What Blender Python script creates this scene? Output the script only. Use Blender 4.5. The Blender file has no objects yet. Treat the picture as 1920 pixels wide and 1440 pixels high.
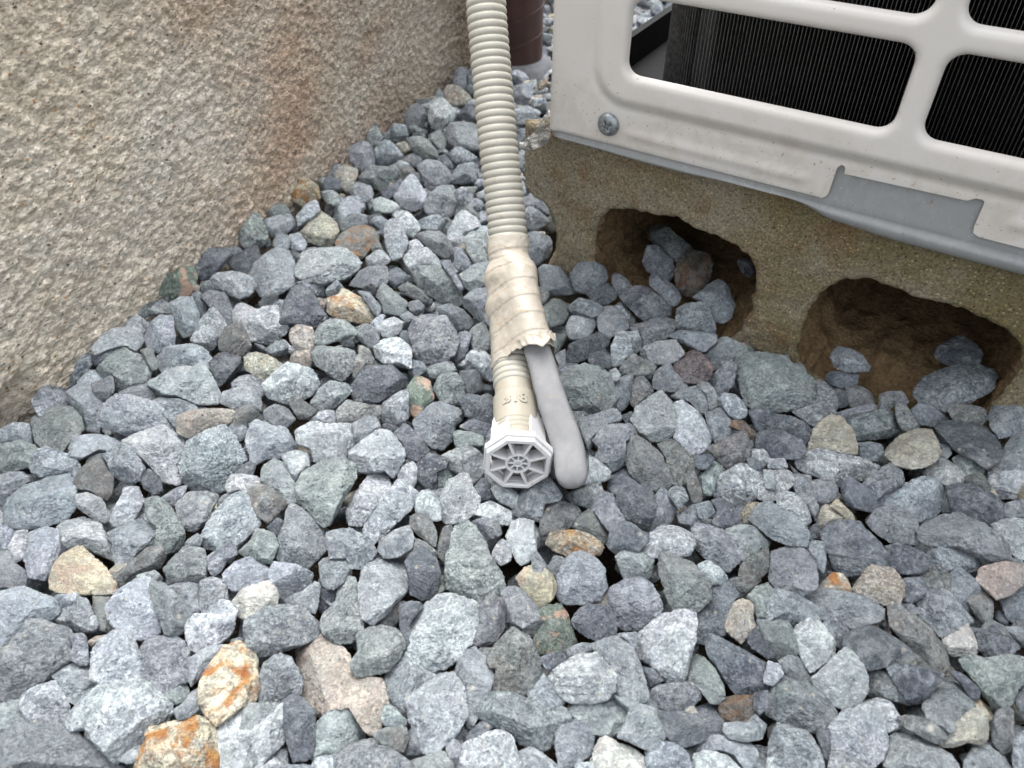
import bpy, math, random
import numpy as np
from mathutils import Vector, Matrix, noise as mnoise

sc = bpy.context.scene
COL = sc.collection
R = math.radians
# ---------------------------------------------------------------- camera
PITCH, CAM_H, F = R(42.3), 0.30, 1450.0            # F: focal length in pixels of a 1920 wide frame
cam_d = bpy.data.cameras.new("camera")
cam = bpy.data.objects.new("camera", cam_d)
COL.objects.link(cam)
cam.location = (0, 0, CAM_H)
cam.rotation_euler = (R(90) - PITCH, 0, 0)
cam_d.sensor_width = 36
cam_d.lens = 36 * F / 1920
cam_d.clip_start = 0.01
cam_d.clip_end = 200
cam_d.dof.use_dof = True
cam_d.dof.focus_distance = 0.385
cam_d.dof.aperture_fstop = 16.0
sc.camera = cam
sc.render.resolution_x, sc.render.resolution_y = 1024, 768
# ---------------------------------------------------------------- sky, sun, exposure
SUN_EL, SUN_AZ = R(66), R(5)                      # azimuth clockwise from +Y
w = bpy.data.worlds.new("World")
sc.world = w
w.use_nodes = True
nt = w.node_tree
sky = nt.nodes.new("ShaderNodeTexSky")
sky.sky_type = 'NISHITA'
sky.sun_disc = False
sky.sun_elevation = SUN_EL
sky.sun_rotation = SUN_AZ
sky.air_density = 1.6
sky.dust_density = 5.0
hs = nt.nodes.new("ShaderNodeHueSaturation")
hs.inputs['Saturation'].default_value = 0.22        # an overcast sky is nearly white
nt.links.new(sky.outputs[0], hs.inputs['Color'])
nt.links.new(hs.outputs[0], nt.nodes['Background'].inputs['Color'])
nt.nodes['Background'].inputs['Strength'].default_value = 0.15
sun_d = bpy.data.lights.new("sun", 'SUN')
sun_d.energy = 1.5
sun_d.angle = R(72)
sun_d.color = (1.0, 0.99, 0.97)
sun = bpy.data.objects.new("sun", sun_d)
COL.objects.link(sun)
sdir = Vector((math.sin(SUN_AZ) * math.cos(SUN_EL), math.cos(SUN_AZ) * math.cos(SUN_EL), math.sin(SUN_EL)))
sun.rotation_euler = sdir.to_track_quat('Z', 'Y').to_euler()
sc.view_settings.view_transform = 'Standard'
sc.view_settings.look = 'None'
sc.view_settings.exposure = 1.46
sc.view_settings.gamma = 1.0

# ---------------------------------------------------------------- camera geometry of the photograph
def ray(x, y):
    X = (x - 960) / F
    Y = (y - 720) / F
    return np.array([X, math.cos(PITCH) - Y * math.sin(PITCH), -math.sin(PITCH) - Y * math.cos(PITCH)])
CAM = np.array([0, 0, CAM_H])
def at_t(x, y, t):
    return CAM + ray(x, y) * t
def at_plane(x, y, P, n):
    r = ray(x, y)
    return CAM + r * (np.dot(np.asarray(P) - CAM, n) / np.dot(r, n))
def to_px(P):
    P = np.atleast_2d(P) - CAM
    fw = np.array([0, math.cos(PITCH), -math.sin(PITCH)])
    dn = np.array([0, -math.sin(PITCH), -math.cos(PITCH)])
    t = P @ fw
    return 960 + F * P[:, 0] / t, 720 + F * (P @ dn) / t
# block / unit frame: s along the face to the right, u away from the camera
ANG = R(58.5)
FO = np.array([0.030, 0.450, 0.0])
FD = np.array([math.sin(ANG), -math.cos(ANG), 0])
FN = np.array([math.cos(ANG), math.sin(ANG), 0])
def fp(s, z, out=0.0):
    s, z, out = np.broadcast_arrays(np.asarray(s, float), np.asarray(z, float), np.asarray(out, float))
    P = FO + s[..., None] * FD - out[..., None] * FN
    P[..., 2] = z
    return P
# wall frame
WO = np.array([-0.278, 0.295, 0.0])
WD = np.array([0.3776, 0.926, 0.0])
WN = np.array([0.926, -0.3776, 0.0])                # out of the wall, towards the gravel

# ---------------------------------------------------------------- helpers
def set_props(o, label=None, category=None, group=None, kind=None):
    if label: o["label"] = label
    if category: o["category"] = category
    if group: o["group"] = group
    if kind: o["kind"] = kind
    return o
def mesh_obj(name, V, Fc, mat, parent=None, smooth=True, origin=None, attrs=None):
    V = np.asarray(V, float)
    if origin is not None:
        V = V - np.asarray(origin)
    me = bpy.data.meshes.new(name)
    if isinstance(Fc, np.ndarray):
        k = Fc.shape[1]
        n = len(Fc)
        me.vertices.add(len(V))
        me.vertices.foreach_set("co", V.astype(np.float32).ravel())
        me.loops.add(n * k)
        me.loops.foreach_set("vertex_index", Fc.astype(np.int32).ravel())
        me.polygons.add(n)
        me.polygons.foreach_set("loop_start", np.arange(0, n * k, k, dtype=np.int32))
        me.polygons.foreach_set("loop_total", np.full(n, k, dtype=np.int32))
        me.update(calc_edges=True)
    else:
        me.from_pydata([tuple(v) for v in V], [], [tuple(int(i) for i in f) for f in Fc])
        me.update()
    if smooth:
        me.polygons.foreach_set("use_smooth", [True] * len(me.polygons))
    if attrs:
        for an, av in attrs.items():
            a = me.color_attributes.new(an, 'FLOAT_COLOR', 'POINT')
            av = np.asarray(av, np.float32)
            if av.ndim == 1:
                av = np.tile(av, (len(V), 1))
            a.data.foreach_set("color", np.c_[av, np.ones(len(V), np.float32)].astype(np.float32).ravel())
    me.materials.append(mat)
    o = bpy.data.objects.new(name, me)
    COL.objects.link(o)
    if origin is not None:
        o.location = tuple(origin)
    if parent is not None:
        o.parent = parent
        if origin is None:
            o.matrix_parent_inverse = Matrix.Translation(-Vector(parent.location))
        else:
            o.location = Vector(o.location) - Vector(parent.location)
    return o
def empty(name, loc):
    o = bpy.data.objects.new(name, None)
    o.empty_display_size = 0.02
    COL.objects.link(o)
    o.location = tuple(loc)
    return o
class MB:
    """collects simple closed shapes of one part"""
    def __init__(s): s.V = []; s.F = []
    def add(s, V, Fc):
        b = len(s.V)
        s.V += [tuple(v) for v in V]
        s.F += [tuple(i + b for i in f) for f in Fc]
    def prism(s, pts, ax):
        """pts: ring of 3-D points, ax: extrusion vector"""
        n = len(pts)
        pts = [np.asarray(p, float) for p in pts]
        V = pts + [p + np.asarray(ax) for p in pts]
        Fc = [tuple(range(n))[::-1], tuple(range(n, 2 * n))] + [(i, (i + 1) % n, n + (i + 1) % n, n + i) for i in range(n)]
        s.add(V, Fc)
    def build(s, name, mat, parent=None, smooth=False, bevel=0.0, segs=2):
        o = mesh_obj(name, s.V, s.F, mat, parent, smooth)
        import bmesh
        bm = bmesh.new(); bm.from_mesh(o.data)
        bmesh.ops.recalc_face_normals(bm, faces=bm.faces)
        bm.to_mesh(o.data); bm.free()
        if bevel:
            m = o.modifiers.new("bevel", 'BEVEL'); m.width = bevel; m.segments = segs; m.limit_method = 'ANGLE'
            for p in o.data.polygons: p.use_smooth = True
            wn = o.modifiers.new("wn", 'WEIGHTED_NORMAL')
        return o
# --- numpy gradient noise
_rs = np.random.RandomState(7)
_perm = _rs.permutation(256)
_perm = np.r_[_perm, _perm, _perm]
_g = _rs.normal(size=(256, 3)); _g /= np.linalg.norm(_g, axis=1)[:, None]
def gnoise(P):
    P = np.asarray(P, float)
    i = np.floor(P).astype(np.int64)
    f = P - i
    i = i & 255
    u = f * f * f * (f * (f * 6 - 15) + 10)
    out = 0
    for dx in (0, 1):
        wx = u[..., 0] if dx else 1 - u[..., 0]
        for dy in (0, 1):
            wy = u[..., 1] if dy else 1 - u[..., 1]
            for dz in (0, 1):
                wz = u[..., 2] if dz else 1 - u[..., 2]
                h = _perm[_perm[_perm[(i[..., 0] + dx) & 255] + ((i[..., 1] + dy) & 255)] + ((i[..., 2] + dz) & 255)]
                g = _g[h]
                out = out + wx * wy * wz * (g[..., 0] * (f[..., 0] - dx) + g[..., 1] * (f[..., 1] - dy) + g[..., 2] * (f[..., 2] - dz))
    return out * 1.5
def fbm(P, oct=3, lac=2.1, gain=0.5):
    a, s, k = 1.0, 0, 1.0
    for _ in range(oct):
        s = s + a * gnoise(np.asarray(P) * k + 17.3 * _)
        a *= gain; k *= lac
    return s
def grains(P2, cell, seed, fill=0.8):
    """2-D field of rounded sand grains, height 0..1"""
    rs = np.random.RandomState(seed); T = rs.uniform(size=(64, 64, 4))
    q = P2 / cell; i = np.floor(q).astype(int); out = np.zeros(q.shape[:-1])
    for dx in (-1, 0, 1):
        for dy in (-1, 0, 1):
            ix, iy = i[..., 0] + dx, i[..., 1] + dy
            t = T[ix & 63, iy & 63]
            d = np.hypot(q[..., 0] - ix - t[..., 0], (q[..., 1] - iy - t[..., 1]) * (0.8 + 0.5 * t[..., 3]))
            r = 0.30 + 0.50 * t[..., 2]
            h = np.sqrt(np.clip(1 - (d / r) ** 2, 0, 1)) * (0.45 + 0.55 * t[..., 2]) * (t[..., 3] < fill)
            out = np.maximum(out, h)
    return out
def sstep(x, a, b):
    t = np.clip((x - a) / (b - a), 0, 1)
    return t * t * (3 - 2 * t)

# ---------------------------------------------------------------- materials
class NT:
    def __init__(s, name, rough=0.8, spec=0.3, metal=0.0):
        s.m = bpy.data.materials.new(name); s.m.use_nodes = True
        s.t = s.m.node_tree; s.b = s.t.nodes['Principled BSDF']
        s.b.inputs['Roughness'].default_value = rough
        s.b.inputs['Specular IOR Level'].default_value = spec
        s.b.inputs['Metallic'].default_value = metal
    def n(s, t, **k):
        nd = s.t.nodes.new(t)
        for a, v in k.items():
            if a.startswith('i_'):
                key = a[2:].replace('_', ' ')
                s.put(nd.inputs[key], v)
            else: setattr(nd, a, v)
        return nd
    def put(s, sock, v):
        if hasattr(v, 'is_output'): s.t.links.new(v, sock)
        elif isinstance(v, tuple) and len(v) == 3 and sock.type == 'RGBA': sock.default_value = (*v, 1)
        else: sock.default_value = v
    def pos(s): return s.n('ShaderNodeNewGeometry').outputs['Position']
    def obj(s): return s.n('ShaderNodeTexCoord').outputs['Object']
    def attr(s, name): return s.n('ShaderNodeAttribute', attribute_name=name).outputs['Color']
    def noise(s, vec, scale, detail=4, rough=0.55, dist=0.0, out='Fac'):
        return s.n('ShaderNodeTexNoise', i_Vector=vec, i_Scale=scale, i_Detail=detail, i_Roughness=rough, i_Distortion=dist).outputs[out]
    def vor(s, vec, scale, out='Distance', feature='F1'):
        nd = s.n('ShaderNodeTexVoronoi', feature=feature, i_Vector=vec, i_Scale=scale)
        return nd.outputs[out]
    def math(s, op, a, b=0.0, clamp=False):
        nd = s.n('ShaderNodeMath', operation=op, use_clamp=clamp)
        s.put(nd.inputs[0], a); s.put(nd.inputs[1], b)
        return nd.outputs[0]
    def rng(s, v, a, b, c=0.0, d=1.0):
        nd = s.n('ShaderNodeMapRange', i_Value=v); nd.clamp = True
        for k, x in (('From Min', a), ('From Max', b), ('To Min', c), ('To Max', d)): nd.inputs[k].default_value = x
        return nd.outputs[0]
    def mix(s, fac, a, b, mode='MIX'):
        nd = s.n('ShaderNodeMix', data_type='RGBA', blend_type=mode)
        s.put(nd.inputs[0], fac); s.put(nd.inputs[6], a); s.put(nd.inputs[7], b)
        return nd.outputs[2]
    def scale(s, vec, v3):
        nd = s.n('ShaderNodeVectorMath', operation='MULTIPLY'); s.put(nd.inputs[0], vec); nd.inputs[1].default_value = v3
        return nd.outputs[0]
    def sep(s, col):
        return s.n('ShaderNodeSeparateColor', i_Color=col).outputs
    def bump(s, h, strength, dist, prev=None):
        nd = s.n('ShaderNodeBump', i_Height=h, i_Strength=strength, i_Distance=dist)
        if prev is not None: s.put(nd.inputs['Normal'], prev)
        return nd.outputs[0]
    def fin(s, col, normal=None, rough=None):
        s.put(s.b.inputs['Base Color'], col)
        if normal is not None: s.put(s.b.inputs['Normal'], normal)
        if rough is not None: s.put(s.b.inputs['Roughness'], rough)
        return s.m

def mat_rock():
    k = NT("crushed_rock", 0.82, 0.28)
    var = k.sep(k.attr('var'))                                 # var: grain size, contrast
    sv = k.n('ShaderNodeVectorMath', operation='SCALE'); k.put(sv.inputs[0], k.pos()); k.put(sv.inputs['Scale'], k.rng(var[0], 0, 1, 0.55, 1.35))
    p = sv.outputs[0]
    tint = k.attr('tint'); extra = k.sep(k.attr('extra'))      # extra: rust, pink, speckle
    big = k.noise(p, 75, 4, 0.6, 0.4)
    mid = k.noise(p, 260, 6, 0.70, 1.0)
    fine = k.noise(p, 760, 5, 0.72, 0.5)
    hue = k.noise(p, 45, 2, 0.5)
    c = k.mix(k.rng(hue, 0.35, 0.65), tint, k.mix(1.0, tint, (0.96, 1.015, 0.985), 'MULTIPLY'))
    c = k.mix(1.0, c, k.mix(k.rng(big, 0.32, 0.68), (0.80, 0.81, 0.83), (1.20, 1.19, 1.17)), 'MULTIPLY')
    base_c = c
    c = k.mix(1.0, c, k.mix(k.rng(mid, 0.42, 0.60), (0.56, 0.58, 0.61), (1.42, 1.41, 1.39)), 'MULTIPLY')
    c = k.mix(1.0, c, k.mix(k.rng(fine, 0.40, 0.62), (0.64, 0.65, 0.67), (1.40, 1.39, 1.37)), 'MULTIPLY')
    c = k.mix(k.rng(var[1], 0, 1, 0.45, 1.0), base_c, c)
    # scribbled pale veins
    v = k.math('ABSOLUTE', k.math('SUBTRACT', k.noise(p, 330, 3, 0.6, 1.6), 0.5))
    vm = k.math('MULTIPLY', k.rng(v, 0.0, 0.030, 1, 0), k.rng(k.noise(p, 90, 2), 0.38, 0.62))
    c = k.mix(k.math('MULTIPLY', vm, 0.75), c, k.mix(1.0, k.mix(0.45, c, (0.60, 0.63, 0.66)), (1.12, 1.13, 1.14), 'MULTIPLY'))
    v2 = k.math('ABSOLUTE', k.math('SUBTRACT', k.noise(p, 120, 5, 0.65, 0.6), 0.5))
    c = k.mix(k.math('MULTIPLY', k.rng(v2, 0.0, 0.007, 1, 0), 0.30), c, (0.04, 0.045, 0.05))
    # chalky dust film that fills the rough areas
    df = k.math('MULTIPLY', k.rng(k.noise(p, 115, 7, 0.78, 0.7), 0.50, 0.60), 0.42)
    c = k.mix(df, c, k.mix(0.62, c, (0.62, 0.65, 0.68)))
    # small pale crystals
    vo = k.n('ShaderNodeTexVoronoi', i_Vector=p, i_Scale=330.0)
    cell = k.sep(vo.outputs['Color'])[0]
    th = k.math('SUBTRACT', 0.955, k.math('MULTIPLY', extra[2], 0.30))
    fl = k.math('MULTIPLY', k.math('GREATER_THAN', cell, th), k.rng(k.math('ADD', vo.outputs['Distance'], k.math('MULTIPLY', fine, 0.35)), 0.30, 0.50, 1, 0))
    c = k.mix(k.math('MULTIPLY', fl, 0.7), c, (0.66, 0.62, 0.53))
    vo2 = k.n('ShaderNodeTexVoronoi', i_Vector=p, i_Scale=420.0)
    dk = k.math('MULTIPLY', k.math('GREATER_THAN', k.sep(vo2.outputs['Color'])[1], 0.93), k.rng(vo2.outputs['Distance'], 0.2, 0.32, 1, 0))
    c = k.mix(k.math('MULTIPLY', dk, 0.6), c, (0.05, 0.055, 0.06))
    # rust and pink feldspar patches
    rn = k.noise(p, 95, 5, 0.62, 0.9)
    rf = k.math('MULTIPLY', k.rng(rn, 0.47, 0.60), extra[0])
    c = k.mix(rf, c, k.mix(k.rng(k.noise(p, 260, 4), 0.35, 0.65), (0.42, 0.13, 0.03), (0.62, 0.34, 0.10)))
    pn = k.noise(k.scale(p, (1, 1, 1.3)), 80, 4, 0.6, 0.6)
    pf = k.math('MULTIPLY', k.rng(pn, 0.55, 0.60), extra[1])
    c = k.mix(pf, c, (0.66, 0.47, 0.37))
    nb = k.bump(k.noise(p, 230, 8, 0.74, 0.6), 1.0, 0.0050)
    nb = k.bump(k.noise(p, 900, 4, 0.7), 1.0, 0.0016, nb)
    nb = k.bump(k.rng(k.noise(p, 520, 2), 0.30, 0.42), 0.5, 0.0005, nb)
    return k.fin(c, nb, k.rng(mid, 0.3, 0.7, 0.70, 0.9))
def mat_wall():
    k = NT("rough_cast_render", 0.93, 0.12)
    p = k.pos()
    q = k.scale(p, (1.0, 0.75, 1.25))
    z = k.n('ShaderNodeSeparateXYZ', i_Vector=p).outputs
    c = k.mix(k.rng(k.noise(p, 9, 4, 0.6, 0.5), 0.38, 0.62), (0.74, 0.665, 0.555), (0.72, 0.69, 0.635))
    # rusty brown stain running across the upper middle, greyer and browner towards the corner
    br = k.rng(k.noise(k.scale(p, (1.0, 0.8, 1.5)), 9.0, 5, 0.6, 0.9), 0.34, 0.62)
    br = k.math('MULTIPLY', br, k.math('MULTIPLY', k.rng(z[0], -0.235, -0.165), k.rng(z[0], -0.075, -0.120)))
    c = k.mix(k.math('MULTIPLY', br, 0.70), c, (0.50, 0.325, 0.235))
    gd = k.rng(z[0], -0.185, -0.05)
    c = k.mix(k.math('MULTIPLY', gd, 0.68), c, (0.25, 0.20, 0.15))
    gr = k.rng(k.noise(p, 14, 4, 0.6, 0.3), 0.54, 0.66)
    c = k.mix(k.math('MULTIPLY', gr, 0.40), c, (0.38, 0.355, 0.31))
    c = k.mix(1.0, c, k.mix(k.rng(k.noise(q, 170, 6, 0.7), 0.33, 0.67), (0.62, 0.59, 0.55), (1.22, 1.22, 1.22)), 'MULTIPLY')
    c = k.mix(1.0, c, k.mix(k.rng(k.noise(q, 620, 4, 0.7), 0.33, 0.67), (0.74, 0.73, 0.71), (1.22, 1.22, 1.22)), 'MULTIPLY')
    vo = k.n('ShaderNodeTexVoronoi', i_Vector=q, i_Scale=430.0)
    cs = k.sep(vo.outputs['Color'])
    g1 = k.math('MULTIPLY', k.math('GREATER_THAN', cs[0], 0.68), k.rng(vo.outputs['Distance'], 0.25, 0.45, 1, 0))
    c = k.mix(k.math('MULTIPLY', g1, 0.45), c, (0.78, 0.70, 0.56))
    g2 = k.math('MULTIPLY', k.math('GREATER_THAN', cs[1], 0.965), k.rng(vo.outputs['Distance'], 0.3, 0.42, 1, 0))
    c = k.mix(k.math('MULTIPLY', g2, 0.8), c, (0.52, 0.27, 0.09))
    g3 = k.math('MULTIPLY', k.math('LESS_THAN', cs[1], 0.025), k.rng(vo.outputs['Distance'], 0.3, 0.42, 1, 0))
    c = k.mix(k.math('MULTIPLY', g3, 0.8), c, (0.05, 0.045, 0.04))
    nb = k.bump(k.rng(vo.outputs['Distance'], 0.0, 0.6, 1, 0), 0.7, 0.0014)
    nb = k.bump(k.noise(q, 640, 5, 0.7), 0.9, 0.0014, nb)
    return k.fin(c, nb)
def mat_block():
    k = NT("weathered_concrete", 0.95, 0.1)
    p = k.pos()
    x = k.n('ShaderNodeSeparateXYZ', i_Vector=p).outputs
    c = k.mix(k.rng(k.noise(p, 16, 4, 0.6, 0.4), 0.38, 0.62), (0.34, 0.305, 0.24), (0.30, 0.245, 0.165))
    moss = k.math('MULTIPLY', k.rng(x[0], 0.06, 0.20), k.rng(k.noise(p, 30, 4, 0.6), 0.35, 0.60))
    c = k.mix(k.math('MULTIPLY', moss, 0.7), c, (0.19, 0.155, 0.062))
    br = k.rng(k.noise(p, 45, 4, 0.6, 0.5), 0.52, 0.66)
    c = k.mix(k.math('MULTIPLY', br, 0.5), c, (0.23, 0.125, 0.055))
    c = k.mix(1.0, c, k.mix(k.rng(k.noise(p, 700, 5, 0.75), 0.33, 0.67), (0.42, 0.42, 0.41), (1.60, 1.60, 1.56)), 'MULTIPLY')
    vo = k.n('ShaderNodeTexVoronoi', i_Vector=p, i_Scale=600.0)
    cs = k.sep(vo.outputs['Color'])
    g1 = k.math('MULTIPLY', k.math('GREATER_THAN', cs[0], 0.86), k.rng(vo.outputs['Distance'], 0.25, 0.45, 1, 0))
    c = k.mix(k.math('MULTIPLY', g1, 0.75), c, (0.60, 0.50, 0.28))
    vb = k.n('ShaderNodeTexVoronoi', i_Vector=p, i_Scale=260.0)
    gb = k.math('MULTIPLY', k.math('GREATER_THAN', k.sep(vb.outputs['Color'])[2], 0.90), k.rng(k.math('ADD', vb.outputs['Distance'], k.math('MULTIPLY', k.noise(p, 900, 3), 0.4)), 0.35, 0.55, 1, 0))
    c = k.mix(k.math('MULTIPLY', gb, 0.55), c, (0.12, 0.10, 0.07))
    g2 = k.math('MULTIPLY', k.math('LESS_THAN', cs[1], 0.10), k.rng(vo.outputs['Distance'], 0.25, 0.40, 1, 0))
    c = k.mix(k.math('MULTIPLY', g2, 0.7), c, (0.035, 0.03, 0.02))
    nb = k.bump(k.noise(p, 600, 6, 0.75), 1.0, 0.0022)
    nb = k.bump(k.noise(p, 120, 4, 0.6), 0.5, 0.002, nb)
    return k.fin(c, nb)
def mat_soil(name="damp_brown_grit", a=(0.25, 0.17, 0.095), b=(0.14, 0.092, 0.052)):
    k = NT(name, 0.92, 0.15)
    p = k.pos()
    c = k.mix(k.rng(k.noise(p, 60, 5, 0.65, 0.5), 0.36, 0.64), a, b)
    c = k.mix(1.0, c, k.mix(k.rng(k.noise(p, 500, 5, 0.75), 0.33, 0.67), (0.5, 0.5, 0.5), (1.5, 1.5, 1.45)), 'MULTIPLY')
    vo = k.n('ShaderNodeTexVoronoi', i_Vector=p, i_Scale=420.0)
    g1 = k.math('MULTIPLY', k.math('GREATER_THAN', k.sep(vo.outputs['Color'])[0], 0.90), k.rng(vo.outputs['Distance'], 0.2, 0.35, 1, 0))
    c = k.mix(k.math('MULTIPLY', g1, 0.5), c, (0.38, 0.26, 0.14))
    nb = k.bump(k.noise(p, 260, 7, 0.7), 0.9, 0.003)
    return k.fin(c, nb)
def mat_paint():
    k = NT("cream_baked_enamel", 0.34, 0.45)
    p = k.pos()
    z = k.n('ShaderNodeSeparateXYZ', i_Vector=p).outputs[2]
    c = k.mix(k.rng(k.noise(p, 20, 3), 0.35, 0.65), (0.61, 0.572, 0.53), (0.64, 0.608, 0.575))
    low = k.rng(z, 0.150, 0.122)
    # rain-splashed dirt: dots and small chips, densest along the lower margin
    d1 = k.rng(k.noise(p, 420, 5, 0.75, 0.3), 0.63, 0.67)
    d1 = k.math('MULTIPLY', d1, k.math('ADD', k.math('MULTIPLY', low, 0.85), 0.12))
    c = k.mix(d1, c, (0.20, 0.115, 0.065))
    vo = k.n('ShaderNodeTexVoronoi', i_Vector=p, i_Scale=210.0)
    dots = k.math('MULTIPLY', k.math('GREATER_THAN', k.sep(vo.outputs['Color'])[0], 0.90), k.rng(vo.outputs['Distance'], 0.07, 0.13, 1, 0))
    c = k.mix(k.math('MULTIPLY', dots, 0.75), c, (0.12, 0.085, 0.06))
    vo3 = k.n('ShaderNodeTexVoronoi', i_Vector=k.scale(p, (1, 1, 1.5)), i_Scale=330.0)
    dt = k.math('MULTIPLY', k.math('GREATER_THAN', k.sep(vo3.outputs['Color'])[1], k.rng(low, 0, 1, 0.985, 0.80)), k.rng(k.math('ADD', vo3.outputs['Distance'], k.math('MULTIPLY', k.noise(p, 900, 3), 0.3)), 0.26, 0.34, 1, 0))
    dt = k.math('MULTIPLY', dt, k.rng(k.noise(p, 32, 3), 0.42, 0.52))
    c = k.mix(k.math('MULTIPLY', dt, 0.75), c, (0.24, 0.12, 0.06))
    film = k.math('MULTIPLY', k.rng(k.noise(p, 60, 5, 0.65, 0.6), 0.45, 0.65), low)
    c = k.mix(k.math('MULTIPLY', film, 0.34), c, (0.40, 0.33, 0.23))
    nb = k.bump(k.noise(p, 900, 2, 0.5), 0.06, 0.0003)
    return k.fin(c, nb, k.rng(d1, 0, 1, 0.34, 0.8))
def mat_galv():
    k = NT("galvanised_steel", 0.62, 0.35, 0.05)
    p = k.pos()
    vo = k.n('ShaderNodeTexVoronoi', i_Vector=k.scale(p, (1, 1, 0.6)), i_Scale=240.0)
    c = k.mix(k.sep(vo.outputs['Color'])[0], (0.285, 0.292, 0.294), (0.335, 0.342, 0.344))
    c = k.mix(k.rng(k.noise(p, 90, 5, 0.65, 0.4), 0.40, 0.62), c, (0.30, 0.307, 0.308))
    c = k.mix(k.math('MULTIPLY', k.rng(k.noise(p, 380, 5, 0.75), 0.62, 0.68), 0.7), c, (0.22, 0.14, 0.08))
    c = k.mix(k.math('MULTIPLY', k.rng(k.noise(p, 700, 3, 0.7), 0.67, 0.70), 0.8), c, (0.62, 0.60, 0.54))
    return k.fin(c, k.bump(k.noise(p, 300, 4), 0.2, 0.0006))
def mat_simple(name, col, rough=0.5, spec=0.4, metal=0.0, nscale=200, amt=0.12, bump=0.15, bd=0.0004, dirt=None):
    k = NT(name, rough, spec, metal)
    p = k.pos()
    lo = tuple(x * (1 - amt) for x in col); hi = tuple(min(1, x * (1 + amt)) for x in col)
    c = k.mix(k.rng(k.noise(p, nscale, 5, 0.65, 0.3), 0.35, 0.65), lo, hi)
    if dirt:
        c = k.mix(k.math('MULTIPLY', k.rng(k.noise(p, dirt[1], 5, 0.7, 0.3), dirt[2], dirt[2] + 0.05), dirt[3]), c, dirt[0])
    return k.fin(c, k.bump(k.noise(p, nscale * 3, 4, 0.6), bump, bd))
def mat_tape():
    k = NT("cream_vinyl_tape", 0.38, 0.4)
    p = k.pos()
    c = k.mix(k.rng(k.noise(p, 60, 4, 0.6), 0.35, 0.65), (0.46, 0.41, 0.34), (0.50, 0.455, 0.39))
    # overlapping turns: thin stained seams across the wrap
    y = k.n('ShaderNodeSeparateXYZ', i_Vector=p).outputs
    lane = k.math('ADD', k.math('MULTIPLY', y[1], 1.0), k.math('MULTIPLY', y[0], 0.35))
    lane = k.math('ADD', lane, k.math('MULTIPLY', k.noise(p, 40, 2), 0.004))
    fr = k.math('FRACT', k.math('MULTIPLY', lane, 82.0))
    seam = k.rng(k.math('ABSOLUTE', k.math('SUBTRACT', fr, 0.5)), 0.0, 0.045, 1, 0)
    seam = k.math('MULTIPLY', seam, k.rng(k.noise(p, 130, 4, 0.7), 0.42, 0.60))
    c = k.mix(k.math('MULTIPLY', seam, 0.85), c, (0.42, 0.25, 0.10))
    c = k.mix(k.math('MULTIPLY', k.rng(k.noise(p, 700, 3, 0.7), 0.69, 0.71), 0.8), c, (0.18, 0.10, 0.05))
    nb = k.bump(fr, 0.4, 0.0007)
    nb = k.bump(k.noise(k.scale(p, (1, 0.35, 1)), 190, 4, 0.6, 0.4), 0.35, 0.0018, nb)
    return k.fin(c, nb)
def mat_film():
    k = NT("clear_packing_film", 0.12, 0.6)
    p = k.pos()
    tr = k.n('ShaderNodeBsdfTransparent'); tr.inputs[0].default_value = (0.93, 0.93, 0.91, 1)
    gl = k.n('ShaderNodeBsdfGlossy'); gl.inputs['Color'].default_value = (0.9, 0.9, 0.9, 1); gl.inputs['Roughness'].default_value = 0.12
    df = k.n('ShaderNodeBsdfDiffuse'); df.inputs['Color'].default_value = (0.62, 0.60, 0.56, 1)
    nb = k.bump(k.noise(p, 160, 5, 0.6, 1.0), 1.0, 0.004)
    k.put(gl.inputs['Normal'], nb)
    fr = k.n('ShaderNodeFresnel', i_IOR=1.5, i_Normal=nb)
    m1 = k.n('ShaderNodeMixShader'); k.put(m1.inputs[0], k.math('ADD', fr.outputs[0], 0.10, True)); k.put(m1.inputs[1], tr.outputs[0]); k.put(m1.inputs[2], gl.outputs[0])
    m2 = k.n('ShaderNodeMixShader'); k.put(m2.inputs[0], k.rng(k.noise(p, 130, 4, 0.6, 0.8), 0.45, 0.70, 0.02, 0.22)); k.put(m2.inputs[1], m1.outputs[0]); k.put(m2.inputs[2], df.outputs[0])
    k.t.links.new(m2.outputs[0], k.t.nodes['Material Output'].inputs['Surface'])
    return k.m
M_ROCK = mat_rock(); M_WALL = mat_wall(); M_BLOCK = mat_block(); M_SOIL = mat_soil()
M_GROUND = mat_soil("dark_ground_soil", (0.07, 0.055, 0.04), (0.045, 0.037, 0.03))
M_PAINT = mat_paint(); M_GALV = mat_galv(); M_TAPE = mat_tape(); M_FILM = mat_film()
M_HOSE = mat_simple("ivory_soft_plastic", (0.44, 0.42, 0.362), 0.42, 0.4, 0, 60, 0.06, 0.08, dirt=((0.34, 0.27, 0.16), 260, 0.60, 0.35))
M_CUFF = mat_simple("cream_hard_plastic", (0.385, 0.355, 0.29), 0.45, 0.4, 0, 80, 0.05, 0.08, dirt=((0.55, 0.38, 0.16), 150, 0.60, 0.35))
M_CAP = mat_simple("white_moulded_plastic", (0.60, 0.598, 0.608), 0.4, 0.45, 0, 90, 0.03, 0.05, dirt=((0.40, 0.28, 0.13), 240, 0.63, 0.5))
M_STUB = mat_simple("matt_grey_rubber", (0.225, 0.225, 0.230), 0.50, 0.35, 0, 160, 0.10, 0.12, 0.0003, dirt=((0.40, 0.27, 0.15), 95, 0.625, 0.5))
M_BLACK = mat_simple("inside_shade_black", (0.012, 0.012, 0.013), 0.75, 0.15, 0, 90, 0.2)  # cabinet interior lies in shade; that darkness is put into this colour
M_FIN = mat_simple("dark_coated_fin", (0.13, 0.13, 0.125), 0.4, 0.5, 0.3, 400, 0.5, 0.3, dirt=((0.22, 0.21, 0.17), 800, 0.62, 0.7))
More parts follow.
